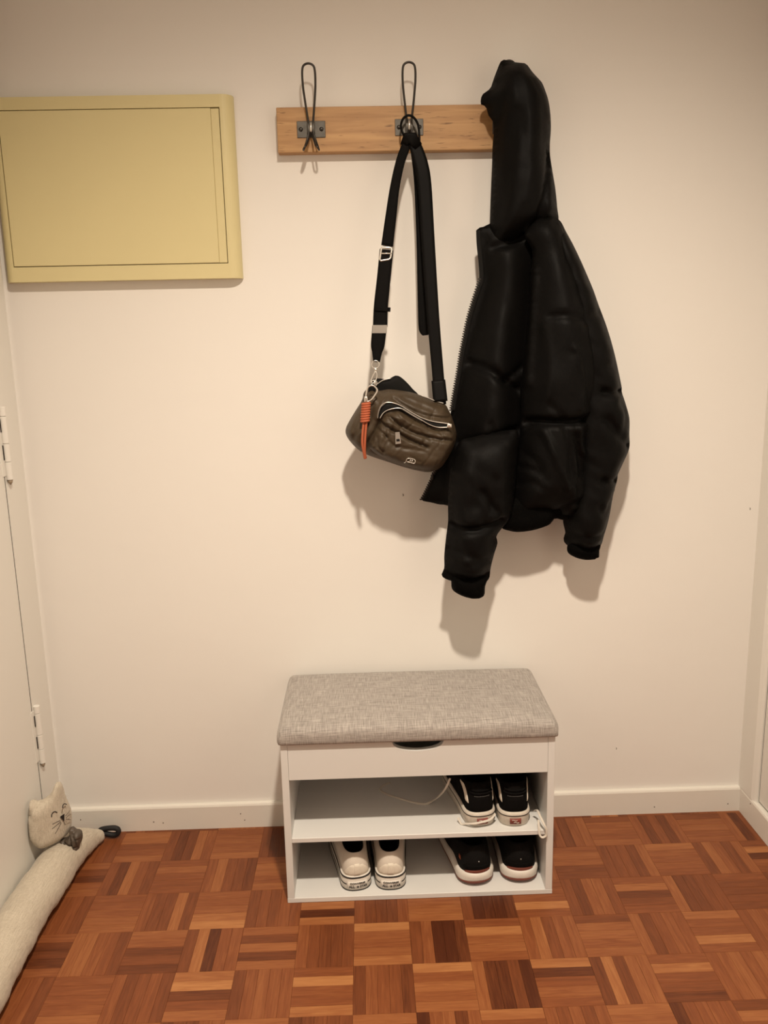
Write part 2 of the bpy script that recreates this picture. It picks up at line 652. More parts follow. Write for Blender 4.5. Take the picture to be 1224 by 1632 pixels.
# right side: casing flush with the baseboard, recessed closet door
bm = B()
prism(bm, [(XR + .1, 0), (XR, 0), (XR, -0.069), (XR + .005, -0.077), (XR + .010, -0.0828), (XR + .1, -0.0828)], 'z', 0.067, 2.14)
box(bm, XR + .004, XR + .1, -0.985, -0.0828, 2.06, 2.14)
box(bm, XR + .004, XR + .1, -1.0, -0.985, 0.067, 2.14)
trim2 = struct('trim_2', bm, M['gloss'])
bm = B(); box(bm, XR + .0142, XR + .05, -.0855, -.0829, 0.07, 2.058); obj('gap_shade', bm, M['dark'], trim2, smooth=False, label='dark strip standing in for gap shade')  # same painted shade strip in the right door gap
bm = B(); box(bm, XR + .013, XR + .05, -0.982, -0.0856, 0.071, 2.056, .0012, 1)
door2 = struct('door_2', bm, M['gloss'])
# baseboards with a small rounded top edge and nail heads
bbm = mat('baseboard_paint', (0.74, 0.71, 0.65), 0.4, spec=0.4, bump=(30, .12, .004), var=(5, .03))
bm = B()
prism(bm, [(0, 0.0), (-0.0125, 0.0), (-0.0125, 0.062), (-0.0105, 0.0665), (0, 0.0672)], 'x', XL - .01, XR)
bb = struct('baseboard_back', bm, bbm)
bm = B()
prism(bm, [(XR + .1, 0.0), (XR, 0.0), (XR, 0.062), (XR + .002, 0.0665), (XR + .1, 0.0672)], 'y', YB, -0.0)
bbr = struct('baseboard_right', bm, bbm)
bm = B(); box(bm, XL - .012, XL, YB, -1.06, 0, .067, .002, 1); struct('baseboard_left', bm, bbm)
for (px, py) in ((128.5, 1306.5), (245, 1310), (260, 1311.5), (390, 1307), (383.5, 1297), (1043, 1286), (1160, 1281)):
    q = at(px, py, -0.0125)
    bm = B()
    tube(bm, [(q[0], -0.0132, q[2]), (q[0], -0.0126, q[2]), (q[0], -0.0100, q[2])], [.0012, .0016, .0016], 8)
    obj('nail_head', bm, M['bow'], bb)
q = atx(1196, 1281, XR)
bm = B(); tube(bm, [(XR - .0007, q[1], q[2]), (XR - .0001, q[1], q[2]), (XR + .002, q[1], q[2])], [.0012, .0016, .0016], 8)
obj('nail_head', bm, M['bow'], bbr)
# small wall scuffs (raised chips of plaster)
for (px, py, r) in ((642, 789, .0016), (1195, 811, .0014), (982, 1193, .0012)):
    q = at(px, py, 0)
    bm = B(); tube(bm, [(q[0], 0.001, q[2] + .004), (q[0] + .001, -0.0008, q[2]), (q[0], 0.001, q[2] - .004)], [r * .5, r * .6, r * .4], 6)
    obj('plaster_chip', bm, M['bow'], bpy.data.objects['wall_back'])

# floor: mosaic parquet, five strips to a square
bm = B(); box(bm, -1.05, 1.05, YB, 0.0, -0.05, -0.006)
floor = struct('floor', bm, M['sub'])
PX, PY, X0, Y0 = 0.1194, 0.1229, -0.0300, -0.3890
TONES = {
    0: {-7: '52325', -6: '66554', -5: '65343', -4: '47255', -3: '63636', -2: '54334', -1: '86567', 0: '45112', 1: '58665', 2: '57455',
        3: '46656', 4: '63455', 5: '75585', 6: '45544'},
    1: {-7: '44554', -6: '55556', -5: '54454', -4: '78346', -3: '35655', -2: '58557', -1: '35543', 0: '85766', 1: '62231', 2: '72565',
        3: '37366', 4: '57543', 5: '55656'},
    2: {-6: '74555', -2: '33444', -1: '65555', 0: '15635', 1: '75555', 2: '54545', 3: '76555', 4: '24555', 5: '37555'},
    -1: {-7: '44554', -6: '55566', -5: '54474', -4: '55678', -3: '44454', -2: '55717', -1: '43335', 0: '66667', 1: '41112', 2: '55585',
         3: '43554', 4: '56345', 5: '63344', 6: '54444'},
    -2: {-7: '64256', -6: '42754', -5: '56545', -4: '56443', -3: '56656', 3: '56634', 4: '44436', 5: '75555', 6: '46545', 7: '47255'},
    -3: {-7: '45554', -6: '66456', -5: '42365', -4: '55556', -3: '32222', 3: '44355', 4: '45556', 5: '53435', 6: '45655', 7: '52455'},
}


def proj(P):
    d = np.array(P) - CAM
    z = d @ CF
    return 612 + F_PX * (d @ CR) / z, 816 - F_PX * (d @ CU) / z, z


strips = []
for j in range(-4, 40):
    for k in range(-8, 8):
        vert = (k + j) % 2 == 0
        tn = TONES.get(j, {}).get(k)
        for s in range(5):
            t = (int(tn[s]) if tn else random.choice((3, 4, 4, 5, 5, 5, 6, 6, 7)))
            t = t + random.uniform(-.45, .45)
            if vert:
                cx, cy, lx, ly = X0 + PX * k + PX * (s + .5) / 5, Y0 - PY * (j + .5), PX / 5, PY
            else:
                cx, cy, lx, ly = X0 + PX * (k + .5), Y0 - PY * j - PY * (s + .5) / 5, PX, PY / 5
            x0, x1, y0, y1 = cx - lx / 2, cx + lx / 2, cy - ly / 2, cy + ly / 2
            if x1 < XL - .03 or x0 > XR or y0 > 0 or y1 < YB:
                continue
            px, py, z = proj((cx, cy, 0))
            full = y1 <= 0.0 and x1 <= XR and x0 >= XL - .05
            a = lx * ly / z ** 2
            benchhid = abs(cx) < .27 and cy > -.30
            vis = full and z > 0 and -20 < px < 1244 and py < 1650 and not benchhid and not (cx < -.82) and cy > -.69
            strips.append((vis, a, vert, x0, x1, y0, y1, t))
order = sorted([s for s in strips if s[0]], key=lambda s: -s[1])[:296]
pick = set(id(s) for s in order)


def strip_bm(lx, ly, bm_, cx=0, cy=0, dz=0.0):
    g = 0.00006
    e = 0.00025
    hx, hy = lx / 2 - g, ly / 2 - g
    lo_ = [bm_.verts.new((cx + sx * hx, cy + sy * hy, -0.007)) for sx, sy in ((-1, -1), (1, -1), (1, 1), (-1, 1))]
    mi = [bm_.verts.new((cx + sx * hx, cy + sy * hy, -0.0006 + dz)) for sx, sy in ((-1, -1), (1, -1), (1, 1), (-1, 1))]
    up = [bm_.verts.new((cx + sx * (hx - e), cy + sy * (hy - e), dz)) for sx, sy in ((-1, -1), (1, -1), (1, 1), (-1, 1))]
    fs = [bm_.faces.new(up)]
    for a_, b_ in ((lo_, mi), (mi, up)):
        for i in range(4):
            fs.append(bm_.faces.new((a_[i], a_[(i + 1) % 4], b_[(i + 1) % 4], b_[i])))
    return fs


protos = {}
for vert in (True, False):
    b_ = B()
    strip_bm(PY if vert else PX, PX / 5 if vert else PY / 5, b_)
    me = bpy.data.meshes.new('parquet_strip')
    bmesh.ops.recalc_face_normals(b_, faces=b_.faces)
    b_.to_mesh(me)
    b_.free()
    me.materials.append(M['strip'])
    protos[vert] = me
bmr = B()
lt = bmr.faces.layers.float.new('tone_f')
rest = []
for s in strips:
    vis, a, vert, x0, x1, y0, y1, t = s
    tv = -0.12 + t * 0.118
    if id(s) in pick:
        o = bpy.data.objects.new('parquet_strip', protos[vert])
        C.objects.link(o)
        o.parent = floor
        o.location = ((x0 + x1) / 2, (y0 + y1) / 2, random.uniform(-.00025, 0))
        o.rotation_euler = (random.uniform(-.003, .003), random.uniform(-.001, .001), math.pi / 2 if vert else 0)
        o.color = (tv, 0, 0, 1)
    else:
        y1c, x1c, x0c = min(y1, 0.0), min(x1, XR), max(x0, XL - .06)
        if y1c - y0 < .002 or x1c - x0c < .002:
            continue
        fs = strip_bm(x1c - x0c, y1c - y0, bmr, (x0c + x1c) / 2, (y0 + y1c) / 2)
        for f in fs:
            rest.append((tv, vert, random.random() * 9, (x0 + x1) / 2, (y0 + y1) / 2))
bmesh.ops.recalc_face_normals(bmr, faces=bmr.faces)
me = bpy.data.meshes.new('parquet_remainder')
bmr.to_mesh(me)
bmr.free()
ta = me.attributes.new('tone', 'FLOAT', 'FACE')
ga = me.attributes.new('grain', 'FLOAT_VECTOR', 'CORNER')
ta.data.foreach_set('value', [r[0] for r in rest])
gv = []
for p_ in me.polygons:
    tv, vert, rnd, cx, cy = rest[p_.index]
    for li in p_.loop_indices:
        v = me.vertices[me.loops[li].vertex_index].co
        a, b_ = v.x - cx, v.y - cy
        if vert:
            a, b_ = b_, a
        gv += [a + rnd * 3, b_ + rnd * 1.7, v.z + rnd]
ga.data.foreach_set('vector', gv)
me.materials.append(M['strips'])
o = bpy.data.objects.new('parquet_remainder', me)
C.objects.link(o)
o.parent = floor
o['kind'] = 'stuff'

# ceiling lamp (above the frame): a recessed downlight ring; the added fill light behind the camera has no fixture
bm = B()
n = 32
for (ra, rb, za, zb) in ((.055, .075, 2.516, 2.519),):
    prism(bm, [(LAMP.x + rb * math.cos(i / n * 6.2832), LAMP.y + rb * math.sin(i / n * 6.2832)) for i in range(n)], 'z', 2.508, 2.5195)
lamp = obj('ceiling_lamp', bm, M['gloss'])
lamp['label'] = 'round white flush lamp on the ceiling above the middle of the room'
lamp['category'] = 'lamp'

# ------------------------------------------------------------------ yellow fuse box cover
yb = thing('fuse_box', 'cream-yellow painted fuse box with a flush door, on the wall in the left corner', 'fuse box', (-0.63, 0, 1.58))
TH = 0.026
xl, xr = XL + .002, at(379, 300, -.012)[0]
zt, zb = at(200, 152, -TH)[2], at(200, 446.5, -TH)[2]
tl = at(0, 174, -TH); br = at(361, 421.5, -TH); bl = at(22, 422.7, -TH); tr = at(351, 174, -TH)
dx0, dx1 = bl[0], .5 * (br[0] + tr[0])
dz1, dz0 = .5 * (tl[2] + tr[2]), .5 * (bl[2] + br[2])


def rnd_profile(xa, xb, left):
    """plan outline of an end bar: rounded outside edge"""
    pts = []
    R_, T_ = min(0.036, (xb - xa) * .95), TH
    if left:
        pts = [(xb, 0), (xb, -TH)]
        pts += [(xa + R_ * (1 - math.sin(t)), -T_ * math.cos(t) ** .8 if math.cos(t) > 0 else 0) for t in np.linspace(0, math.pi / 2, 10)]
    else:
        pts = [(xa, 0), (xa, -TH)]
        pts += [(xb - R_ * (1 - math.sin(t)), -T_ * math.cos(t) ** .8 if math.cos(t) > 0 else 0) for t in np.linspace(0, math.pi / 2, 10)]
    return pts


bm = B()
G = .0012
prism(bm, rnd_profile(xl, dx0 - G, True), 'z', zb, zt)
prism(bm, rnd_profile(dx1 + G, xr, False), 'z', zb, zt)
box(bm, dx0 - G, dx1 + G, -TH, 0, dz1 + G, zt)
box(bm, dx0 - G, dx1 + G, -TH, 0, zb, dz0 - G)
obj('frame', bm, M['yellow'], yb, smooth=False)
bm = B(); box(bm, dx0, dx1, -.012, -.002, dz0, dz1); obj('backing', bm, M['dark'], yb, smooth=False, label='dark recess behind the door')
hx = dx1 - .0185
bm = B(); box(bm, dx0 + G * .4, hx - .0001, -TH - .0004, -.012, dz0 + G * .4, dz1 - G * .4, .0008, 1)
dd = obj('door', bm, M['yellow'], yb, smooth=False)
bm = B()
box(bm, hx + .0001, dx1 - G * .6, -TH + .0012, -.012, dz0 + G * .4, dz1 - G, .0006, 1)
obj('hinge_strip', bm, M['yellow'], yb, smooth=False)

# ------------------------------------------------------------------ coat rack
BX0, BX1, BZ0, BZ1 = at(440, 172, -.026)[0], at(862, 200, -.026)[0], 1.6478, 1.7405
rack = thing('coat_rack', 'long pine board coat rack with black wire hooks, on the wall above the bench', 'coat rack', (-.02, 0, 1.6483))
bm = B(); box(bm, BX0, BX1, -.026, 0.0, BZ0, BZ1, .0012, 1)
obj('board', bm, M['pine'], rack, smooth=False)


def hook(cx, cz, topz, hidden=False):
    y0 = -.026
    # one bent wire: long loop above, two prongs below
    bm_ = B()
    w_ = .0135
    hgt = topz - cz
    up = [(-.0035, -.006, .004), (-.006, -.008, .02), (-.0105, -.014, .055), (-w_, -.020, .085), (-w_, -.0235, hgt - .015), (-w_ * .75, -.0245, hgt - .004), (0, -.025, hgt)]
    up = up + [(-x, y, z) for x, y, z in up[-2::-1]]
    tube(bm_, spline([(cx + x, y0 + y, cz + z) for x, y, z in up], 6), .0024, 8)
    for sx in (-1, 1):
        lo_ = [(sx * .003, -.006, .004), (sx * .006, -.009, -.012), (sx * .012, -.014, -.032), (sx * .0165, -.026, -.047), (sx * .016, -.036, -.047),
               (sx * .0125, -.038, -.043), (sx * .009, -.030, -.036), (sx * .004, -.018, -.018), (-sx * .001, -.008, -.003)]
        tube(bm_, spline([(cx + x, y0 + y, cz + z) for x, y, z in lo_], 5), .0022, 8)
    h = obj('hook', bm_, M['steel'], rack)
    bp_ = B()
    box(bp_, cx - .031, cx + .031, y0 - .0022, y0, cz - .017, cz + .017, .0008, 1)
    box(bp_, cx - .0085, cx + .0085, y0 - .0085, y0, cz - .011, cz + .015, .002, 2)
    pl = obj('mounting_plate', bp_, M['plate'], h, smooth=False)
    for sx in (-1, 1):
        bs = B()
        tube(bs, [(cx + sx * .0225, y0 - .0046, cz), (cx + sx * .0225, y0 - .0035, cz), (cx + sx * .0225, y0 - .002, cz)], [.002, .0042, .0048], 12)
        obj('screw', bs, M['steel'], h)
    bs = B(); tube(bs, [(cx, y0 - .011, cz - .009), (cx, y0 - .011, cz + .012)], .0028, 8); obj('rivet', bs, M['silver'], h)
    return h


p1 = at(496, 206.5, -.026)
p2 = at(652, 203, -.026)
t1 = at(492, 101, -.051)[2]
t2 = at(652, 99, -.051)[2]
hook(p1[0], p1[2], t1)
hook(p2[0], p2[2], t2)
hook(p2[0] + (p2[0] - p1[0]), p2[2], t2)

# ------------------------------------------------------------------ shoe bench
BY0, BY1 = -0.315, -0.014
bench = thing('shoe_bench', 'white shoe bench with grey cushioned lid and open shelf, against the back wall', 'bench', (0, (BY0 + BY1) / 2, 0))
ME = M['melamine']
bm = B(); box(bm, -.30, .30, BY0, BY1, 0, .0118, .0008, 1); obj('base_board', bm, ME, bench, smooth=False)
for sx in (-1, 1):
    bm = B()
    box(bm, min(sx * .2995, sx * .284), max(sx * .2995, sx * .284), BY0, BY1, .0118, .388, .0008, 1)
    obj('side_panel', bm, ME, bench, smooth=False)
bm = B(); box(bm, -.284, .284, BY0 + .0005, BY1 - .004, .1500, .1612, .0008, 1); obj('shelf', bm, ME, bench, smooth=False)
bm = B(); box(bm, -.284, .284, BY1 - .004, BY1, .0118, .386); obj('back_panel', bm, ME, bench, smooth=False)
bm = B(); box(bm, -.284, .284, BY0 + .016, BY1 - .004, .303, .311); obj('compartment_floor', bm, ME, bench, smooth=False)
bm = B()
zl, zh = .303, .3875
pts = [(-.2835, zl), (.2835, zl), (.2835, zh), (.056, zh)]
for i in range(1, 20):
    t = i / 20 * math.pi
    pts.append((.056 * math.cos(t) - .0008, zh - .0245 * math.sin(t) ** .85))
pts += [(-.0575, zh), (-.2835, zh)]
prism(bm, pts, 'y', BY0 + .0005, BY0 + .0155)
obj('front_panel', bm, ME, bench, smooth=False)
# cushion: rounded pad with a slightly crowned top
bm = B()
cx0, cx1, cy0, cy1, cz0, cz1 = -.3055, .3055, BY0 - .011, -.016, .3882, .4265
nx, ny, nz = 56, 28, 6
R_ = .016


def rounded(x, y, z):
    hx_, hy_, hz_ = (cx1 - cx0) / 2, (cy1 - cy0) / 2, (cz1 - cz0) / 2
    c_ = Vector(((cx0 + cx1) / 2, (cy0 + cy1) / 2, (cz0 + cz1) / 2))
    v = Vector((x, y, z)) - c_
    rb = R_ if v.z > 0 else .008
    inn = Vector((max(-hx_ + rb, min(hx_ - rb, v.x)), max(-hy_ + rb, min(hy_ - rb, v.y)), max(-hz_ + rb, min(hz_ - rb, v.z))))
    dl = v - inn
    if dl.length > 1e-7:
        dl = dl.normalized() * rb
    o_ = inn + dl
    fx, fy = 1 - abs(o_.x / hx_) ** 4, 1 - abs(o_.y / hy_) ** 4
    if o_.z > 0:
        o_.z += .007 * fx * fy
    return c_ + o_


def gridface(fn, na, nb):
    V_ = [[bm.verts.new(fn(i / na, j / nb)) for j in range(nb + 1)] for i in range(na + 1)]
    for i in range(na):
        for j in range(nb):
            bm.faces.new((V_[i][j], V_[i + 1][j], V_[i + 1][j + 1], V_[i][j + 1]))


def lin(a, b_, t):
    return a + (b_ - a) * t


for z in (cz0, cz1):
    gridface(lambda s, t, z=z: rounded(lin(cx0, cx1, s), lin(cy0, cy1, t), z), nx, ny)
for y in (cy0, cy1):
    gridface(lambda s, t, y=y: rounded(lin(cx0, cx1, s), y, lin(cz0, cz1, t)), nx, nz)
for x in (cx0, cx1):
    gridface(lambda s, t, x=x: rounded(x, lin(cy0, cy1, s), lin(cz0, cz1, t)), ny, nz)
bmesh.ops.remove_doubles(bm, verts=bm.verts, dist=.0004)
obj('cushion', bm, M['cushion'], bench, label='grey woven cushion lid')


# ------------------------------------------------------------------ shoes (heel at local origin, toe towards +y)
def outline_pts(L, wh, wf, n=96, pw=2.5, rh=.036):
    """plan outline of a sole, evenly spaced and counter-clockwise from the heel centre"""
    def hw(y):
        t = y / L
        base = wh + (wf - wh) / (1 + math.exp(-(t - .45) * 9))
        k = 1.0
        if y < rh:
            k = max(0, 1 - (1 - y / rh) ** pw) ** (1 / pw)
        rt = L * .34
        if y > L - rt:
            k = max(0, 1 - ((y - L + rt) / rt) ** 2.3) ** (1 / 2.3)
        return base / 2 * k
    ys = L * (1 - np.cos(np.linspace(0, math.pi, 400))) / 2
    half = [(hw(y), y) for y in ys]
    full = np.array(half + [(-x, y) for x, y in half[-2:0:-1]] + [half[0]])
    d_ = np.concatenate([[0], np.cumsum(np.linalg.norm(np.diff(full, axis=0), axis=1))])
    tt = np.arange(n) / n * d_[-1]
    return list(zip(np.interp(tt, d_, full[:, 0]).tolist(), np.interp(tt, d_, full[:, 1]).tolist()))


def loft(bm_, rings, m=0, close_top=False, close_bot=False):
    R2 = [[bm_.verts.new(p) for p in r_] for r_ in rings]
    n_ = len(R2[0])
    for a_, b_ in zip(R2[:-1], R2[1:]):
        for i in range(n_):
            f = bm_.faces.new((a_[i], a_[(i + 1) % n_], b_[(i + 1) % n_], b_[i]))
            f.material_index = m
    if close_bot:
        f = bm_.faces.new(R2[0][::-1]); f.material_index = m
    if close_top:
        f = bm_.faces.new(R2[-1]); f.material_index = m
    return R2


def scale_ol(ol, d, L):
    """inset outline by d towards its spine"""
    out = []
    for x, y in ol:
        cx_, cy_ = 0, min(max(y, L * .13), L * .84)
        v = Vector((x - cx_, y - cy_))
        ln = v.length
        v = v * (max(ln - d, 0) / ln) if ln > 1e-6 else v
        out.append((cx_ + v.x, cy_ + v.y))
    return out


def sole_rings(ol, L, levels, toe_spring=.0):
    """levels: (z, inset, extra heel z)"""
    rs = []
    for z, ins, wave in levels:
        o2 = scale_ol(ol, ins, L)
        rs.append([(x, y, z + toe_spring * max(0, (y / L - .7) / .3) ** 2 + wave(y / L)) for x, y in o2])
    return rs


def upper_surface(ol, L, h, ins, collar, n_v=12):
    """paths from the sole edge up to the collar. collar=(yc, ry, rx, z_heel, z_front)"""
    base = scale_ol(ol, ins, L)
    yc, ry, rx, zh_, zf_ = collar
    n_ = len(base)
    rings = []
    col = []
    for i in range(n_):
        a = i / n_ * 2 * math.pi - math.pi / 2
        sx, sy = math.cos(a), math.sin(a)
        t = (sy + 1) / 2
        col.append((rx * math.copysign(abs(sx) ** .8, sx), yc + ry * sy, zh_ + (zf_ - zh_) * t ** 1.2 - .012 * math.sin(t * math.pi)))
    for v in range(n_v + 1):
        q = v / n_v
        r_ = []
        for i in range(n_):
            a = i / n_ * 2 * math.pi - math.pi / 2
            t = base[i][1] / L
            e = 1 - (1 - q) ** (1.05 + 1.6 * t)
            s = q ** (1.15 + .5 * t)
            bx, by = base[i]
            cx_, cy_, cz_ = col[i]
            bul = math.sin(q * math.pi) * .0045 * (1 - .3 * t)
            nx_, ny_ = math.cos(a), math.sin(a)
            r_.append((bx + (cx_ - bx) * s + nx_ * bul, by + (cy_ - by) * s + ny_ * bul * (1 if t < .5 else .3), h + (cz_ - h) * e))
        rings.append(r_)
    # roll over the collar and go down inside
    top = rings[-1]
    for (dz, k) in ((.002, .95), (.0, .88), (-.02, .84), (-.045, .80)):
        rings.append([(x * k, yc + (y - yc) * (k if k > .9 else k * 1.0), z + dz) for x, y, z in top])
    return rings


def patch(bm_, rings, i0, i1, v0, v1, off=.0012, m=0, sub=1):
    """a thin piece laid on the lofted upper between columns i0..i1 and rows v0..v1 (floats allowed via functions)"""
    n_ = len(rings[0])

    def P(i, v):
        v = min(max(v, 0), len(rings) - 1.001)
        va = int(v)
        fv = v - va
        ia = int(math.floor(i))
        fi = i - ia

        def g(ii, vv):
            return Vector(rings[vv][ii % n_])
        p = (g(ia, va) * (1 - fi) + g(ia + 1, va) * fi) * (1 - fv) + (g(ia, va + 1) * (1 - fi) + g(ia + 1, va + 1) * fi) * fv
        return p

    def Nn(i, v):
        a_ = P(i + .3, v) - P(i - .3, v)
        b_ = P(i, v + .3) - P(i, v - .3)
        n0 = a_.cross(b_)
        return n0.normalized() if n0.length > 1e-9 else Vector((0, 0, 1))
    ni, nv = 12, 8
    grid = []
    for a in range(ni + 1):
        row = []
        s = a / ni
        for b_ in range(nv + 1):
            t = b_ / nv
            ia = i0(t) if callable(i0) else i0
            ib = i1(t) if callable(i1) else i1
            i = ia + (ib - ia) * s
            va = v0(s) if callable(v0) else v0
            vb = v1(s) if callable(v1) else v1
            v = va + (vb - va) * t
            p = P(i, v)
            nn = Nn(i, v)
            edge = 1 if 0 < a < ni and 0 < b_ < nv else -.3
            row.append(bm_.verts.new(p + nn * off * edge))
        grid.append(row)
    for a in range(ni):
        for b_ in range(nv):
            f = bm_.faces.new((grid[a][b_], grid[a + 1][b_], grid[a + 1][b_ + 1], grid[a][b_ + 1]))
            f.material_index = m
    return P, Nn


ZERO = lambda t: 0.0


def band(ol, L, z0, z1, out, bm_, i_range=None, m=0, wave=ZERO, inset=0.0):
    """thin raised band round the sole wall"""
    o2 = scale_ol(ol, inset - out, L)
    o1 = scale_ol(ol, inset + .002, L)
    rs = [[(x, y, z0 + wave(y / L)) for x, y in o1], [(x, y, z0 + wave(y / L)) for x, y in o2], [(x, y, z1 + wave(y / L)) for x, y in o2], [(x, y, z1 + wave(y / L)) for x, y in o1]]
    if i_range is None:
        loft(bm_, rs, m)
    else:
        n_ = len(ol)
        R2 = [[bm_.verts.new(r_[i % n_]) for i in range(i_range[0], i_range[1] + 1)] for r_ in rs]
        for a_, b_ in zip(R2[:-1], R2[1:]):
            for i in range(len(a_) - 1):
                f = bm_.faces.new((a_[i], a_[i + 1], b_[i + 1], b_[i])); f.material_index = m


def text_mesh(s, size, ext=.0002):
    cu = bpy.data.curves.new('lettering', 'FONT')
    cu.body = s
    cu.size = size
    cu.extrude = ext
    cu.offset = size * .022
    cu.align_x = 'CENTER'
    cu.align_y = 'CENTER'
    to = bpy.data.objects.new('lettering', cu)
    C.objects.link(to)
    dg = bpy.context.evaluated_depsgraph_get()
    dg.update()
    me_ = bpy.data.meshes.new_from_object(to.evaluated_get(dg))
    bpy.data.objects.remove(to)
    return me_


def wrap_text(lines, ol_fn, bm_):
    """lines: (text, size, u0, z); ol_fn(u) -> (point xy, normal xy) along the heel wall"""
    for s, size, u0, z, sxs in lines:
        me_ = text_mesh(s, size)
        t_ = B()
        t_.from_mesh(me_)
        bmesh.ops.triangulate(t_, faces=t_.faces)
        for v in t_.verts:
            u = u0 + v.co.x * sxs
            (px_, py_), (nx_, ny_) = ol_fn(u)
            zz = z + v.co.y
            off = v.co.z + .0007
            v.co = (px_ + nx_ * off, py_ + ny_ * off, zz)
        tm = bpy.data.meshes.new('tmp')
        t_.to_mesh(tm)
        t_.free()
        bm_.from_mesh(tm)
        bpy.data.meshes.remove(tm)
        bpy.data.meshes.remove(me_)


def heel_fn(ol):
    n_ = len(ol)
    pts_ = [Vector(ol[i % n_]) for i in range(n_ - 14, n_ + 15)]
    mid = 14
    cum = [0]
    for a_, b_ in zip(pts_[:-1], pts_[1:]):
        cum.append(cum[-1] + (b_ - a_).length)
    c0 = cum[mid]

    def fn(u):
        x = c0 + u
        px_ = np.interp(x, cum, [p.x for p in pts_])
        py_ = np.interp(x, cum, [p.y for p in pts_])
        e = .002
        dx_ = np.interp(x + e, cum, [p.x for p in pts_]) - np.interp(x - e, cum, [p.x for p in pts_])
        dy_ = np.interp(x + e, cum, [p.y for p in pts_]) - np.interp(x - e, cum, [p.y for p in pts_])
        l_ = math.hypot(dx_, dy_) + 1e-9
        return (px_, py_), (dy_ / l_, -dx_ / l_)
    return fn


def strip_on_heel(bm_, ol, u0, u1, z0, z1, off, n_=14, m=0):
    fn = heel_fn(ol)
    A_, B_ = [], []
    for i in range(n_ + 1):
        (x, y), (nx_, ny_) = fn(u0 + (u1 - u0) * i / n_)
        A_.append([bm_.verts.new((x - nx_ * .001, y - ny_ * .001, z0)), bm_.verts.new((x + nx_ * off, y + ny_ * off, z0)),
                   bm_.verts.new((x + nx_ * off, y + ny_ * off, z1)), bm_.verts.new((x - nx_ * .001, y - ny_ * .001, z1))])
    for a_, b_ in zip(A_[:-1], A_[1:]):
        for k in range(4):
            f = bm_.faces.new((a_[k], a_[(k + 1) % 4], b_[(k + 1) % 4], b_[k])); f.material_index = m
    bm_.faces.new(A_[0]); bm_.faces.new(A_[-1][::-1])


def canvas_sneaker(label, loc, rz):
    L, wh, wf = .262, .0700, .092
    ol = outline_pts(L, wh, wf)
    s = thing('canvas_sneaker', label, 'shoe', loc, rz, 'shoes in the bench')
    b_ = B()
    loft(b_, sole_rings(ol, L, [(0, .003, ZERO), (.002, 0, ZERO), (.034, .0, ZERO), (.0355, .002, ZERO), (.0355, .012, ZERO)]), 0, True, True)
    obj('rubber_sole', b_, M['rubber'], s, local=True)
    b_ = B(); band(ol, L, .0315, .0345, .0009, b_); obj('foxing_line', b_, M['ink'], s, local=True, label='black line round the sole')
    b_ = B()
    n_ = len(ol)
    band(ol, L, .0150, .0172, .0008, b_, (4, n_ - 4)); obj('foxing_line', b_, M['ink'], s, local=True, label='black line round the sole')
    b_ = B(); band(ol, L, .0000, .0028, .0006, b_); obj('outsole', b_, M['ink'], s, local=True, label='dark outsole edge')
    rings = upper_surface(ol, L, .035, .0045, (.076, .060, .0255, .083, .098))
    b_ = B(); loft(b_, rings, 0, False, False)
    f = b_.faces.new([b_.verts[len(b_.verts) - n_ + i] if False else v for i, v in enumerate(list(b_.verts)[-n_:])])
    for fc in b_.faces:
        pass
    up = obj('upper', b_, [M['canvas'], M['lining']], s, local=True)
    me_ = up.data
    for p_ in me_.polygons:
        if p_.index >= (len(rings) - 4) * n_:
            p_.material_index = 1
    b_ = B()
    patch(b_, rings, lambda t: -6.6 + 3.6 * t ** 2, lambda t: 6.6 - 3.6 * t ** 2, .15, 6.6, .0014)
    obj('heel_patch', b_, M['canvas2'], s, local=True, label='rounded pale heel patch')
    b_ = B()
    patch(b_, rings, -1.5, 1.5, .2, 7.2, .0026)
    obj('heel_strip', b_, M['canvas2'], s, local=True)
    b_ = B(); strip_on_heel(b_, ol, -.0235, .0235, .0038, .0235, .0011); hp = obj('heel_plate', b_, M['rubber'], s, local=True, label='white rubber heel plate with black lettering')
    b_ = B()
    fn = heel_fn([(x * 1.03, y - .0012) for x, y in ol])
    wrap_text([('CONVERSE', .0062, 0, .0193, 1.15), ('ALL', .0085, -.0135, .0110, .95), ('STAR', .0085, .0135, .0110, .85)], fn, b_)
    # five-pointed star
    sv = []
    for i in range(10):
        a = math.pi / 2 + i * math.pi / 5
        r_ = .0040 if i % 2 == 0 else .0017
        (px_, py_), (nx_, ny_) = fn(math.cos(a) * r_)
        sv.append(b_.verts.new((px_ + nx_ * .0009, py_ + ny_ * .0009, .0110 + math.sin(a) * r_)))
    b_.faces.new(sv)
    obj('lettering', b_, M['ink'], s, local=True, smooth=False)
    return s


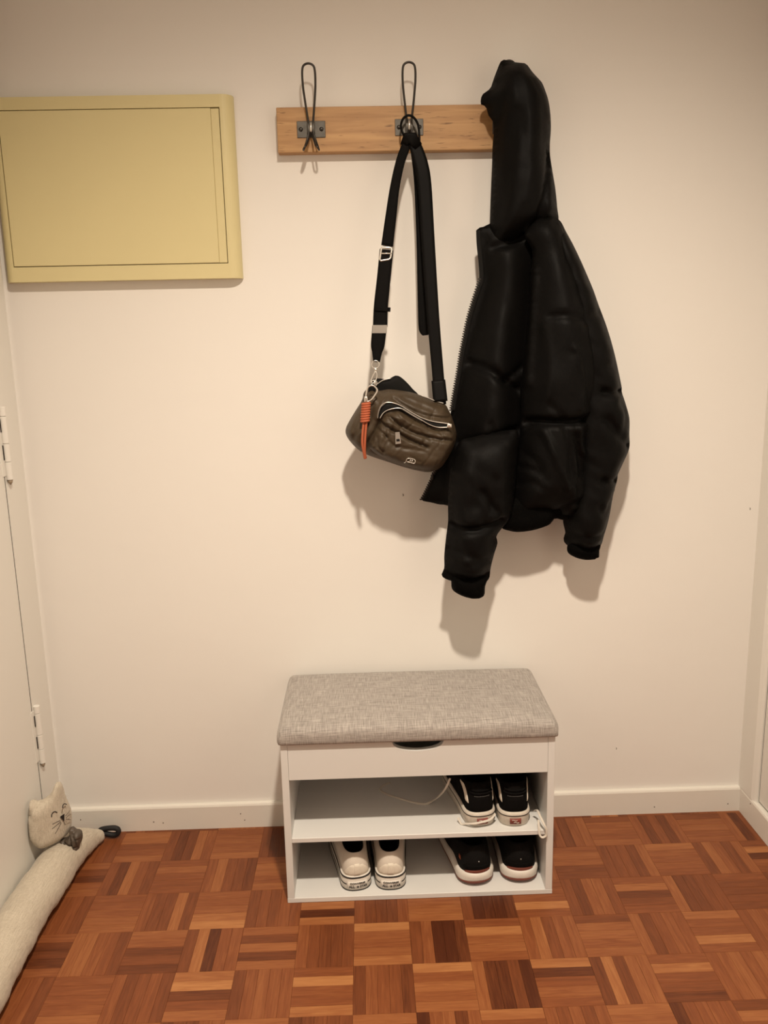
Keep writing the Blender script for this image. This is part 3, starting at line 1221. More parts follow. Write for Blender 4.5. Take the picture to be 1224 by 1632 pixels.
def skate_shoe(label, loc, rz, laces):
    L, wh, wf = .272, .0740, .096
    ol = outline_pts(L, wh, wf)
    s = thing('skate_shoe', label, 'shoe', loc, rz, 'shoes in the bench')
    n_ = len(ol)
    b_ = B()
    loft(b_, sole_rings(ol, L, [(0, .006, ZERO), (.002, .0032, ZERO), (.028, .0, ZERO), (.034, .0018, ZERO), (.035, .004, ZERO), (.035, .012, ZERO)]), 0, True, True)
    obj('rubber_sole', b_, M['dirtyrubber'], s, local=True)
    b_ = B(); band(ol, L, .0268, .0284, .0007, b_); obj('foxing_line', b_, M['ink'], s, local=True, label='thin black line round the sole')
    rings = upper_surface(ol, L, .034, .005, (.070, .058, .0335, .100, .112))
    b_ = B(); loft(b_, rings)
    b_.faces.new(list(b_.verts)[-n_:])
    obj('upper', b_, M['suede'], s, local=True)
    for sg in (-1, 1):
        b_ = B()
        patch(b_, rings, (lambda t, sg=sg: sg * (6.0 + 1.6 * t + 7.0 * t * t)), (lambda t, sg=sg: sg * (8.7 + 2.6 * t + 8.4 * t * t)), 3.0, 9.6, .0016)
        obj('side_stripe', b_, M['canvas2'], s, local=True, label='white side stripe')
    # heel counter panel and its stitching
    b_ = B()
    patch(b_, rings, lambda t: -6.2 + 2.2 * t, lambda t: 6.2 - 2.2 * t, .2, 6.8, .0016)
    obj('heel_counter', b_, M['suede'], s, local=True)
    Pf, Nf = patch(B(), rings, -1, 1, 1, 2)
    b_ = B()
    for k in range(11):
        i_a, i_b = -3.8 + k * .7, -3.8 + k * .7 + .42
        tube(b_, [Pf(i_a, 7.0) + Nf(i_a, 7.0) * .002, Pf(i_b, 7.0) + Nf(i_b, 7.0) * .002], .00045, 5)
    obj('stitching', b_, M['stitch'], s, local=True)
    for k, zv in enumerate((8.0, 9.2)):
        b_ = B()
        tube(b_, [Pf(i * .5, zv) + Nf(i * .5, zv) * .0012 for i in range(-14, 15)], .0022, 6)
        obj('padded_collar_ridge', b_, M['suede'], s, local=True)
    b_ = B(); strip_on_heel(b_, ol, -.0125, .0125, .0085, .0215, .0012); obj('heel_label', b_, M['redtab'], s, local=True, label='worn red heel label')
    b_ = B()
    fn = heel_fn([(x * 1.035, y - .0014) for x, y in ol])
    for u0, u1, z in ((-.008, .004, .0175), (-.004, .008, .0125)):
        tube(b_, [(*[a + b2 * .0003 for a, b2 in zip(*fn(u0 + (u1 - u0) * q / 5))], z + .001 * math.sin(q * 1.3)) for q in range(6)], .0007, 5)
    obj('label_scuff', b_, M['dirtyrubber'], s, local=True)
    for pts_, kind in laces:
        b_ = B()
        P_ = spline(pts_, 6)
        ribbon(b_, P_, .0048, .0013, normal=(0.1, -.55, .8))
        obj('shoelace', b_, M['lace'], s, local=False if kind == 'w' else True, label='long white shoelace')
    return s


def running_shoe(label, loc, rz, mark):
    L, wh, wf = .278, .0880, .106
    ol = outline_pts(L, wh, wf, 96, 2.1, .046)
    s = thing('running_shoe', label, 'shoe', loc, rz, 'shoes in the bench')
    n_ = len(ol)
    wv = lambda t: .010 * math.exp(-(((t - .30) / .13) ** 2)) + .004 * math.exp(-(((t - .0) / .12) ** 2))
    roll = lambda t: .006 * max(0, (.12 - t) / .12) ** 1.5
    b_ = B()
    loft(b_, sole_rings(ol, L, [(0, .014, roll), (.001, .008, roll), (.007, .0015, roll), (.0105, .0010, roll)]), 0, True, True)
    obj('outsole', b_, M['brick'], s, local=True, label='rust red outsole')
    b_ = B()
    loft(b_, sole_rings(ol, L, [(.0100, .0015, roll), (.0135, .0010, roll), (.021, -.0005, wv), (.027, .001, wv), (.0305, .004, wv), (.031, .014, wv)]), 0, True, True)
    obj('midsole', b_, M['rubber'], s, local=True, label='thick white foam midsole')
    rings = upper_surface(ol, L, .0295, .0065, (.078, .060, .0310, .092, .108))
    b_ = B(); loft(b_, rings)
    b_.faces.new(list(b_.verts)[-n_:])
    obj('upper', b_, M['mesh'], s, local=True)
    b_ = B()
    patch(b_, rings, -6.5, 6.5, lambda q: -.4, lambda q: 1.15 + 1.6 * (1 - (2 * q - 1) ** 2) * .7, .0022)
    obj('heel_clip', b_, M['brick'], s, local=True, label='rust red heel clip')
    b_ = B()
    patch(b_, rings, -7.5, 7.5, lambda q: 2.3, lambda q: 3.6 + .6 * (1 - (2 * q - 1) ** 2), .0024)
    obj('heel_overlay', b_, M['suede'], s, local=True)
    Pf, Nf = patch(B(), rings, -1, 1, 1, 2)
    b_ = B()
    p0 = Pf(.1, 6.0) + Nf(.1, 6.0) * .0010
    for k in range(1):
        bmesh.ops.create_icosphere(b_, subdivisions=2, radius=.0012, matrix=Matrix.Translation(p0))
    obj('reflector', b_, M['silver'], s, local=True, label='tiny reflective dot')
    if mark:
        for q in range(3):
            b_ = B()
            i_ = -9.5 - q * .55
            tube(b_, [Pf(i_, 4.2 + q * .1) + Nf(i_, 4.4) * .001, Pf(i_ - .8, 5.5 + q * .1) + Nf(i_ - .8, 5.5) * .001], .0009, 5)
            obj('side_mark', b_, M['orange'], s, local=True, label='small orange printed mark')
    return s


def floor_at(px, py, z):
    q = atz(px, py, z)
    return (float(q[0]), float(q[1]), z)


def heel(px, py, z, back=.002):
    q = floor_at(px, py, z)
    return (q[0], max(q[1], BY0 + .004), z)


BZ, SZ = .0118, .1612
canvas_sneaker('white canvas sneaker on the lower shelf, left of the white pair, turned outward', heel(570.5, 1419.5, BZ), math.radians(9))
canvas_sneaker('white canvas sneaker on the lower shelf, right of the white pair, pointing straight back', heel(623.5, 1418.5, BZ), math.radians(1))
q1 = at(718, 1240, -.24)
lace_l = [at(715, 1250, -.255), at(706, 1262, -.24)]
z_ = SZ + .0012
LA = [tuple(at(722, 1237, -.235)), tuple(at(716, 1252, -.225)), tuple(at(707, 1264, -.205)), tuple(atz(697, 1272, z_ + .006)), tuple(atz(686, 1275, z_)), tuple(atz(668, 1271, z_)),
      tuple(atz(645, 1262, z_)), tuple(atz(630, 1255, z_)), tuple(atz(622, 1248, z_)), tuple(atz(628, 1242, z_)), tuple(atz(640, 1238, z_))]
vl = heel(769, 1318.5, SZ)
vr = heel(821.5, 1318.5, SZ)
LB = [tuple(atz(732, 1300, SZ + .012)), tuple(atz(736, 1310, SZ + .002)), (vl[0] - .036, vl[1] + .012, SZ + .006), (vl[0] - .022, vl[1] - .0015, SZ + .013), (vl[0] - .004, vl[1] - .0045, SZ + .016),
      (vl[0] + .018, vl[1] - .002, SZ + .019), (vl[0] + .033, vl[1] + .010, SZ + .024)]
skate_shoe('black white-striped skate shoe on the upper shelf, lace trailing left across the shelf', vl, math.radians(8), [(LA, 'w'), (LB, 'w')])
LC = [tuple(at(850, 1292, -.27)), tuple(at(856, 1291, -.285)), tuple(at(861, 1301, -.305)), tuple(at(867, 1313, -.3185)), tuple(at(871, 1322, -.3215)), tuple(at(870, 1331, -.3215)),
      tuple(at(864, 1334, -.3205)), tuple(at(860, 1329, -.3185)), tuple(at(859, 1318, -.3130)), tuple(at(858, 1306, -.300))]
skate_shoe('black white-striped skate shoe on the upper shelf, lace hanging over the shelf edge', vr, math.radians(-1), [(LC, 'w')])
running_shoe('black running shoe with white midsole on the lower shelf, left shoe of the black pair', heel(764, 1415, BZ), math.radians(8), True)
running_shoe('black running shoe with white midsole on the lower shelf, nearest the right side panel', heel(830, 1411, BZ), math.radians(-3), False)

# ------------------------------------------------------------------ jacket, hung by its hood
jk = thing('puffer_jacket', 'black hooded puffer jacket hanging by its hood from the right hook', 'jacket', (.2, -.1, 1.1))
NY = M['nylon']
front_px = [(760, 366), (772, 361), (785, 356), (815, 366), (842, 371), (850, 400), (848, 450), (846, 520), (842, 600), (838, 680), (834, 760), (826, 825), (800, 838), (760, 822), (714, 806),
            (700, 804), (688, 801), (671, 797), (676, 788), (685, 769), (694, 750), (703, 725), (712, 690), (718, 660), (722, 630), (728, 597), (733, 565), (738, 540), (744, 510), (751, 485), (759, 460), (764, 445), (763, 420), (760, 390)]
fp, sf = inflate('front_panel', front_px, (-.052, -.10, 0), .085, .03, .105, NY, jk, .008,
                 creases=[([(745, 578), (770, 586), (800, 607), (826, 622)], .020, .009), ([(736, 706), (780, 692), (830, 684)], .02, .009), ([(786, 395), (813, 388), (842, 371)], .015, .008),
                          ([(800, 607), (815, 595), (830, 585)], .012, .007), ([(780, 690), (776, 672)], .008, .006), ([(775, 440), (765, 480), (758, 520)], .006, .012),
                          ([(714, 770), (716, 700), (735, 600), (760, 480), (772, 380)], .006, .008)],
                 noise=(.005, 34, 3), prof='soft', relax=14)
sl_px = [(880, 352), (892, 351), (902, 369), (913, 389), (925, 414), (936, 439), (946, 463), (954, 486), (965, 515), (973, 540), (980, 566), (986, 593), (991, 618), (991, 625), (996, 640), (1003, 666), (1003, 692), (1003, 714),
         (994, 736), (984, 758), (984, 764), (977, 790), (972, 819), (968, 836), (963, 852), (955, 873), (930, 878), (907, 871), (898, 861), (901, 849), (897, 828), (900, 790), (904, 740), (906, 690), (904, 620), (900, 540), (888, 470), (872, 400)]
sr, s_sr = inflate('sleeve', sl_px, (-.085, 0, 0), .065, .05, .05, NY, jk, .008,
                   creases=[([(950, 622), (970, 625), (993, 621)], .02, .008), ([(950, 760), (966, 765), (986, 761)], .02, .008), ([(955, 665), (975, 690), (1000, 712)], .012, .009),
                            ([(935, 505), (955, 500), (975, 520)], .01, .008), ([(960, 585), (985, 580)], .008, .008), ([(945, 800), (955, 815), (965, 800)], .01, .008), ([(910, 845), (935, 850), (962, 845)], .010, .007),
                            ([(980, 640), (990, 655), (985, 690)], .008, .008)],
                   noise=(.005, 55, 9), relax=14)
bp_px = [(836, 374), (850, 352), (872, 346), (891, 352), (905, 388), (922, 430), (940, 480), (953, 525), (960, 565), (960, 610), (957, 650), (953, 668), (948, 690), (940, 715), (938, 740), (941, 770), (939, 795), (931, 813), (915, 824), (893, 826), (872, 817), (855, 815), (838, 822),
         (823, 826), (817, 808), (818, 780), (821, 745), (827, 705), (829, 685), (830, 650), (829, 625), (833, 590), (838, 540), (842, 490), (845, 440), (848, 400)]
bpn, sbp = inflate('back_panel', bp_px, (-.105, 0, 0), .070, .05, .075, NY, jk, .0075, prof='mid',
                   creases=[([(829, 676), (850, 669), (885, 669), (920, 667), (957, 663)], .030, .0075), ([(858, 683), (868, 705), (880, 735), (895, 770)], -.012, .006), ([(890, 680), (897, 700), (900, 740), (915, 780)], .010, .008),
                            ([(915, 675), (917, 705), (930, 725), (937, 745), (932, 775)], -.014, .006), ([(905, 690), (912, 720), (920, 750)], .012, .008), ([(880, 820), (900, 800), (925, 795)], .012, .008), ([(825, 770), (845, 765), (860, 775)], .006, .007),
                            ([(835, 720), (850, 735), (862, 760)], .006, .008), ([(915, 545), (925, 590), (930, 640)], .006, .01), ([(850, 430), (845, 510), (838, 610)], -.012, .006), ([(900, 690), (908, 730), (905, 780)], -.010, .006), ([(860, 520), (868, 580), (862, 640)], -.005, .008), ([(905, 555), (918, 600), (915, 650)], -.008, .006), ([(870, 505), (905, 505), (935, 512)], .010, .008),
                            ([(820, 745), (835, 742), (850, 748)], .007, .006), ([(865, 640), (885, 660)], .006, .006), ([(900, 560), (915, 575), (918, 620)], .004, .008)],
                   noise=(.0055, 30, 5), relax=14)
fa_px = [(733, 703), (756, 696), (782, 689), (808, 686), (826, 688), (825, 730), (822, 770), (818, 805), (813, 826), (799, 843), (791, 855), (793, 865), (787, 885), (782, 905), (777, 926), (750, 931), (720, 926), (704, 918), (708, 905), (708, 885), (711, 856), (714, 831), (714, 800), (716, 765), (722, 730)]
fa, sfa = inflate('sleeve', fa_px, (-.128, 0, 0), .050, .045, .045, NY, jk, .0075, prof='mid',
                  creases=[([(714, 834), (735, 838), (765, 836), (797, 826)], .022, .008), ([(704, 915), (730, 913), (755, 919), (780, 914)], .012, .006), ([(765, 780), (775, 795), (788, 812)], .012, .007), ([(755, 725), (758, 760), (756, 800)], .004, .01),
                           ([(712, 870), (735, 876), (760, 885)], .006, .007), ([(715, 895), (740, 895), (770, 888)], .005, .007), ([(785, 760), (780, 800), (768, 825)], .006, .008), ([(725, 850), (730, 870), (726, 905)], .004, .007)],
                  noise=(.0045, 50, 14), relax=14)
hm_px = [(790, 800), (795, 825), (799, 841), (812, 846), (826, 848), (850, 845), (872, 838), (879, 833), (885, 826), (905, 828), (915, 800), (860, 780)]
inflate('hem_band', hm_px, (-.095, 0, 0), .03, .03, .03, M['rib'], jk, .008, noise=(.002, 60, 2))
# cuffs: short ribbed knit tubes
for nm, px_, pl in (('cuff', [(716, 916), (745, 913), (776, 917), (773, 935), (771, 950), (755, 954), (737, 950), (721, 940), (719, 926)], -.125),
                    ('cuff', [(908, 862), (930, 862), (956, 866), (955, 878), (954, 888), (942, 892), (930, 892), (916, 888), (904, 879)], -.085)):
    inflate(nm, px_, (pl, 0, 0), .032, .03, .03, M['rib'], jk, .006, extra=lambda V: .0012 * np.sin(V[:, 0] * 1400))
hd_px = [(798, 98), (804, 95), (812, 97), (820, 99), (830, 100), (839, 102), (848, 114), (857, 124), (864, 132), (870, 147), (874, 160), (877, 180), (878, 205), (876, 240), (880, 270), (885, 300), (888, 330), (889, 356), (866, 366), (842, 374),
         (826, 382), (813, 388), (799, 393), (786, 397), (782, 376), (781, 356), (782, 315), (784, 270), (785, 233), (787, 212), (786, 194), (779, 185), (774, 170), (766, 166), (768, 152), (775, 146), (782, 140), (786, 128), (792, 112)]
hd, shd = inflate('hood', hd_px, (-.072, -.0, 0), .075, .045, .045, NY, jk, .0075, prof='mid',
                  creases=[([(875, 240), (868, 270), (860, 310), (855, 345), (843, 372)], .020, .008), ([(812, 190), (808, 250), (800, 310), (792, 350)], .006, .009), ([(835, 200), (836, 260), (828, 330)], -.004, .008), ([(858, 190), (858, 240), (850, 300)], .004, .008), ([(814, 105), (820, 150), (822, 220)], .004, .008),
                           ([(848, 135), (862, 160), (872, 190)], -.005, .006), ([(852, 330), (846, 350), (838, 365)], .010, .005), ([(787, 215), (795, 190), (800, 165)], .008, .008), ([(780, 150), (790, 165), (795, 190)], .008, .007)],
                  noise=(.004, 40, 21), relax=14)
# collar edge and zip: tape with a row of teeth along the open front edge
zip_px = [(760, 367), (761, 390), (764, 420), (765, 445), (760, 461), (752, 486), (745, 511), (739, 540), (734, 565), (729, 597), (723, 630), (719, 655)]
zp2 = [(703, 727), (694, 751), (685, 770), (676, 789), (672, 796)]
zt_ = B()
for zz in (zip_px, zp2):
    P_ = [at(a, b_, -.052 - .10 * at(a, b_, -.06)[0], 0, 0) for a, b_ in spline(zz, 5)]
    ribbon(zt_, [(p[0] + .003, p[1] - .002, p[2]) for p in P_], .010, .002)
zo = obj('zip_tape', zt_, M['lining'], jk)
tb = B()
for zz in (zip_px[3:], zp2):
    P_ = np.array([at(a, b_, -.052 - .10 * at(a, b_, -.06)[0]) for a, b_ in spline(zz, 5)])
    d_ = np.concatenate([[0], np.cumsum(np.linalg.norm(np.diff(P_, axis=0), axis=1))])
    k = 0.0
    while k < d_[-1]:
        q = [np.interp(k, d_, P_[:, i]) for i in range(3)]
        box(tb, q[0] - .0052, q[0] + .0015, q[1] - .0040, q[1] - .0006, q[2] - .0015, q[2] + .0015)
        k += .0056
obj('zip_teeth', tb, M['ziptooth'], zo, smooth=False, kind='stuff')
q = at(689, 760, -.0565)
b_ = B(); box(b_, q[0] - .004, q[0] + .003, q[1] - .006, q[1] - .002, q[2] - .006, q[2] + .006, .001, 1)
box(b_, q[0] - .002, q[0] + .002, q[1] - .0085, q[1] - .006, q[2] - .004, q[2] + .012, .0008, 1)
obj('zip_slider', b_, M['ziptooth'], jk)

# ------------------------------------------------------------------ crossbody bag
bag = thing('crossbody_bag', 'olive nylon crossbody bag with open pockets hanging from the middle hook', 'bag', (0.0, -.13, 1.05))
S5 = 5.829
zf = lambda L_: [(530 + a / S5, 560 + b_ / S5) for a, b_ in L_]
def wrinkles(seed, n_, x0, x1, y0, y1, dep):
    rg = random.Random(seed)
    out = []
    for _ in range(n_):
        x, y = rg.uniform(x0, x1), rg.uniform(y0, y1)
        L_ = rg.uniform(60, 190)
        a = math.radians(rg.uniform(5, 45) if rg.random() < .72 else rg.uniform(95, 130))
        cv = rg.uniform(-.25, .25)
        p_ = [(x + L_ * t * math.cos(a + cv * t), y + L_ * t * math.sin(a + cv * t)) for t in (0, .33, .66, 1)]
        out.append((zf(p_), dep * rg.uniform(.4, 1) * (1 if rg.random() < .6 else -.8), rg.uniform(.0018, .0032)))
    return out


body_px = zf([(290, 385), (335, 335), (380, 330), (430, 365), (520, 352), (640, 364), (750, 385), (860, 425), (960, 465), (1045, 492), (1075, 540), (1105, 600), (1135, 690), (1152, 760), (1142, 840), (1095, 950), (1010, 1075), (905, 1120), (800, 1110), (650, 1072), (500, 1022),
              (350, 972), (250, 922), (170, 845), (126, 775), (124, 715), (160, 640), (220, 540), (275, 450)])
PB = -.115
bod, sb = inflate('body', body_px, (PB, 0, 0), .055, .045, .05, M['olive'], bag, .0034, relax=6,
                  creases=wrinkles(5, 34, 150, 1050, 400, 1050, .0036) + [(zf([(560, 430), (700, 520), (850, 580), (1060, 615)]), .007, .004), (zf([(440, 620), (400, 720), (330, 830), (310, 900)]), .010, .005), (zf([(300, 420), (290, 560), (240, 720), (180, 800)]), .005, .005), (zf([(480, 420), (440, 500), (400, 600)]), -.005, .004),
                           (zf([(380, 480), (340, 620), (270, 780)]), .005, .004), (zf([(640, 420), (760, 470), (900, 530)]), .004, .004), (zf([(230, 600), (200, 700), (210, 800)]), .004, .004)],
                  noise=(.0032, 85, 4), prof='round')
inflate('back_flap', zf([(330, 400), (345, 310), (365, 265), (420, 250), (480, 258), (530, 252), (570, 230), (600, 224), (640, 243), (700, 298), (745, 350), (800, 420), (700, 520), (480, 480)]), (PB + .028, 0, 0), .006, .006, .01, M['lining'], bag, .006, noise=(.002, 80, 6), label='black lining of the open bag mouth')
b_ = B()
P_ = [at(a, c_, PB + .020) for a, c_ in spline(zf([(345, 345), (380, 320), (420, 300), (470, 268), (540, 250)]), 5)]
tube(b_, P_, .0014, 6)
obj('mouth_zip', b_, M['silver'], bag)
b_ = B()
P_ = []
for a, c_ in spline(zf([(830, 414), (880, 430), (960, 462), (1030, 482)]), 6):
    w0 = at(a, c_, PB - .006)
    P_.append(w0)
tube(b_, P_, .0015, 6)
obj('mouth_zip', b_, M['silver'], bag)
pk_px = zf([(438, 618), (470, 570), (520, 540), (600, 526), (660, 540), (740, 590), (830, 640), (900, 680), (980, 704), (1082, 706), (1130, 770), (1115, 870), (1045, 1000), (975, 1075), (880, 1098), (700, 1068), (520, 1010), (400, 950), (335, 890), (355, 790), (400, 700)])
PP = -.150
pk, spk = inflate('front_pocket', pk_px, (PP, 0, 0), .034, .03, .026, M['olive'], bag, .0030, relax=6,
                  creases=wrinkles(8, 36, 360, 1040, 580, 1040, .0034) + [(zf([(440, 650), (560, 725), (700, 800), (870, 875)]), .010, .0035), (zf([(520, 590), (640, 690), (800, 760), (980, 805), (1125, 820)]), .009, .004), (zf([(410, 700), (450, 740), (500, 780)]), .006, .003), (zf([(415, 790), (420, 870), (470, 920)]), .006, .0035),
                           (zf([(480, 700), (500, 790), (560, 860)]), .004, .0035), (zf([(600, 560), (700, 650), (860, 710)]), -.004, .004), (zf([(370, 800), (390, 880), (350, 920)]), .005, .0035), (zf([(590, 870), (700, 890), (850, 910)]), .003, .004)],
                  noise=(.0024, 105, 12))
lin_px = zf([(424, 612), (434, 560), (455, 510), (492, 480), (560, 482), (640, 512), (720, 562), (820, 617), (920, 652), (1040, 670), (1092, 678), (1085, 704), (980, 715), (890, 695), (800, 640), (700, 590), (600, 545), (520, 560), (470, 595), (445, 628)])
inflate('pocket_lining', lin_px, (-.1720, 0, 0), .003, .012, .006, M['lining'], bag, .004, label='black lining of the open front pocket')


def on_plane(pts_, y):
    return [at(a, c_, y) for a, c_ in spline(pts_, 5)]


zb_ = B()
up_arc = zf([(420, 612), (428, 560), (450, 510), (490, 477), (560, 478), (640, 508), (720, 558), (820, 613), (920, 648), (1040, 667), (1092, 674)])
lo_arc = zf([(440, 622), (472, 572), (522, 543), (602, 527), (662, 541), (742, 591), (832, 641), (902, 681), (982, 706), (1082, 704)])
for arc, yy in ((up_arc, -.1750), (lo_arc, -.1765)):
    tube(zb_, on_plane(arc, yy), .0011, 6)
zs = obj('pocket_zip', zb_, M['silver'], bag)
zt2 = B()
for arc in (up_arc[:4], lo_arc[4:7]):
    P_ = np.array(on_plane(arc, -.1785))
    d_ = np.concatenate([[0], np.cumsum(np.linalg.norm(np.diff(P_, axis=0), axis=1))])
    k = 0
    while k < d_[-1]:
        q = [np.interp(k, d_, P_[:, i]) for i in range(3)]
        box(zt2, q[0] - .0007, q[0] + .0007, q[1] - .001, q[1] + .001, q[2] - .0018, q[2] + .0018)
        k += .0026
obj('zip_teeth', zt2, M['silver'], zs, smooth=False, kind='stuff')
q = at(*zf([(1085, 690)])[0], -.178)
b_ = B(); box(b_, q[0] - .005, q[0] + .005, q[1] - .003, q[1] + .002, q[2] - .004, q[2] + .004, .001, 1); obj('zip_slider', b_, M['silver'], bag)
# hanging zip pull on the pocket
YZP = min(spk(*at(*zf([v])[0], PP - .034)[[0, 2]]) for v in ((582, 752), (622, 748), (610, 800), (636, 855), (585, 862))) - .003
q = [at(*zf([v])[0], YZP) for v in ((582, 752), (622, 748), (636, 855), (585, 862))]
b_ = B()
inner = [at(*zf([v])[0], YZP) for v in ((592, 815), (622, 812), (626, 835), (594, 838))]
prism(b_, [(v[0], v[2]) for v in q], 'y', q[0][1] - .0012, q[0][1] + .0012)
zpull = obj('zip_pull', b_, M['silver'], bag, smooth=False)
b_ = B(); prism(b_, [(v[0], v[2]) for v in inner], 'y', q[0][1] - .0016, q[0][1] - .0010); obj('slot', b_, M['lining'], zpull, smooth=False)
# small metal emblem
b_ = B()
em = zf([(668, 1034), (682, 1026), (690, 1002), (710, 994), (755, 1003), (768, 1015), (764, 1036), (750, 1040), (715, 1030), (695, 1026)])
eb = [at(a, c_, PP - .03) for a, c_ in em]
ey = [min(spk(p[0], p[2]), sb(p[0], p[2])) - .0018 for p in eb]
E_ = [at(a, c_, y_) for (a, c_), y_ in zip(em, ey)]
tube(b_, spline(E_, 3), .0010, 6)
bmesh.ops.create_icosphere(b_, subdivisions=1, radius=.0014, matrix=Matrix.Translation(E_[0]))
for v in ((725, 1004), (742, 1008)):
    a_ = at(*zf([v])[0], ey[4]); c_ = at(*zf([(v[0] - 6, v[1] + 24)])[0], ey[4])
    tube(b_, [a_, c_], .0008, 5)
obj('emblem', b_, M['silver'], bag, label='small metal emblem')
# straps
HX, HZ = p2[0], p2[2]
HY = -.060


def strap(name, pts_, widths, mt, th=.0022, label=None, arch=0.0, n=6):
    b2 = B()
    W_ = spline([(*at(a, c_, y_), wd) for (a, c_, y_), wd in zip(pts_, widths)], n)
    ribbon(b2, [w_[:3] for w_ in W_], [float(w_[3]) for w_ in W_], th, arch=arch)
    return obj(name, b2, mt, bag, label=label)


strap('strap', [(652, 222, -.066), (645, 238, -.072), (637, 262, -.075), (629, 300, -.08), (623, 345, -.085), (617, 392, -.09)], [.018, .020, .020, .021, .024, .026], M['web'], label='black webbing strap')
strap('strap', [(616, 398, -.092), (612, 440, -.098), (607, 488, -.104), (606, 520, -.108)], [.030, .030, .031, .032], M['web'], label='black webbing strap')
strap('strap', [(605, 520, -.110), (602, 550, -.114), (601, 562, -.115), (600, 577, -.116)], [.032, .030, .022, .015], M['web'], label='black webbing strap')
strap('strap', [(656, 222, -.070), (663, 236, -.074), (672, 265, -.078), (677, 300, -.08), (682, 380, -.085), (690, 500, -.095), (697.5, 590, -.105), (702, 645, -.118)], [.02, .027, .030, .030, .029, .027, .026, .026], M['leather'], label='smooth black strap')
strap('strap_tail', [(658, 226, -.052), (663, 245, -.052), (670, 290, -.05), (674, 380, -.05), (676, 480, -.05), (677, 518, -.05), (677.5, 529, -.05), (678, 534.5, -.05)], [.018, .022, .028, .029, .029, .029, .024, .012], M['leather'], label='loose black strap end')
strap('strap_keeper', [(609.5, 489, -.108), (609, 496, -.108)], [.036, .036], M['web'])
strap('strap_keeper', [(698.5, 606, -.112), (702, 640, -.122)], [.031, .032], M['leather'])
# loop over the hook
b_ = B()
tube(b_, spline([at(a, c_, y_) for a, c_, y_ in ((651, 219, -.068), (643, 214, -.066), (639, 202, -.060), (642, 190, -.052), (650, 184, -.050), (659, 187, -.052), (666, 198, -.058), (668, 212, -.064), (668, 226, -.068), (664, 234, -.072), (656, 226, -.070))], 6, True), .0026, 8, closed=True)
obj('hanging_loop', b_, M['leather'], bag)
b_ = B()
ribbon(b_, [at(642, 232, -.068), at(649, 219, -.076), at(657, 219, -.078), at(667, 234, -.074)], [.012, .022, .024, .018], .004)
obj('strap_fold', b_, M['leather'], bag)


def rect_ring(bm_, corners, r):
    pts_ = []
    for i, c_ in enumerate(corners):
        nx_ = corners[(i + 1) % len(corners)]
        for t in (.12, .5, .88):
            pts_.append(Vector(c_).lerp(Vector(nx_), t))
    tube(bm_, pts_, r, 8, closed=True)


b_ = B(); rect_ring(b_, [at(a, c_, y_) for a, c_, y_ in ((608, 394, -.093), (625, 395, -.093), (622, 413, -.096), (605, 416, -.096))], .0022)
tube(b_, [at(607, 404, -.096), at(624, 404, -.096)], .0016, 6)
obj('slide_buckle', b_, M['silver'], bag)
b_ = B()
v = [at(a, c_, -.112) for a, c_ in ((594, 518), (617, 518), (615, 531), (593, 531))]
prism(b_, [(p[0], p[2]) for p in v], 'y', -.1145, -.1105)
obj('clasp_plate', b_, M['silver'], bag, smooth=False)


def ring(bm_, c_, r, tr_, axis='y', n_=18, sx=1.0):
    pts_ = []
    for i in range(n_):
        a = i / n_ * 2 * math.pi
        pts_.append((c_[0] + r * sx * math.cos(a), c_[1], c_[2] + r * math.sin(a)))
    tube(bm_, pts_, tr_, 7, closed=True)


b_ = B(); ring(b_, at(598.5, 581, -.116), .0085, .0013); obj('d_ring', b_, M['silver'], bag)
b_ = B()
tube(b_, [at(a, c_, y_) for a, c_, y_ in ((598.5, 587, -.118), (599, 592, -.119))], .0026, 8)
tube(b_, spline([at(a, c_, y_) for a, c_, y_ in ((598, 592, -.12), (594, 600, -.121), (591, 608, -.122), (594, 611, -.122), (599, 606, -.121), (601, 598, -.12), (599, 592, -.12))], 5), .0013, 7)
ring(b_, at(596, 611, -.122), .0065, .0013)
tube(b_, [at(597, 605, -.122), at(598, 617, -.122)], .0022, 8)
obj('swivel_clasp', b_, M['silver'], bag)
b_ = B()
q = [at(a, c_, sb(*at(590, 622, -.13)[[0, 2]]) - .002) for a, c_ in ((588, 616), (599, 617), (596, 633), (586, 632))]
prism(b_, [(p[0], p[2]) for p in q], 'y', q[0][1] - .003, q[0][1] + .010)
obj('strap_tab', b_, M['web'], bag)

# orange cord charm on a carabiner
ch = thing('cord_charm', 'orange knotted cord charm on a silver carabiner clipped to the olive bag', 'charm', tuple(at(583, 690, -.175)))
b_ = B()
YC = -.172
tube(b_, spline([at(a, c_, YC) for a, c_ in ((583, 637), (584, 626), (586, 618), (593, 614), (600, 619), (601, 624), (596, 632), (592, 637), (586, 640))], 5, True), .0017, 8, closed=True)
obj('carabiner', b_, M['silver'], ch)
b_ = B()
box(b_, *(lambda a, c_: (a[0], c_[0], YC - .004, YC + .004, c_[2], a[2]))(at(580.5, 632, YC), at(586, 641, YC)), .0015, 2)
obj('cap', b_, M['silver'], ch)
b_ = B()
for k in range(8):
    a = at(583.5 - k * .25, 643.5 + k * 3.9, YC)
    pts_ = [(a[0] + .0078 * math.cos(t), a[1] + .0062 * math.sin(t), a[2] + .0008 * math.cos(t)) for t in np.linspace(0, 2 * math.pi, 16, endpoint=False)]
    tube(b_, pts_, .0030, 7, closed=True)
obj('coiled_knot', b_, M['orange'], ch)
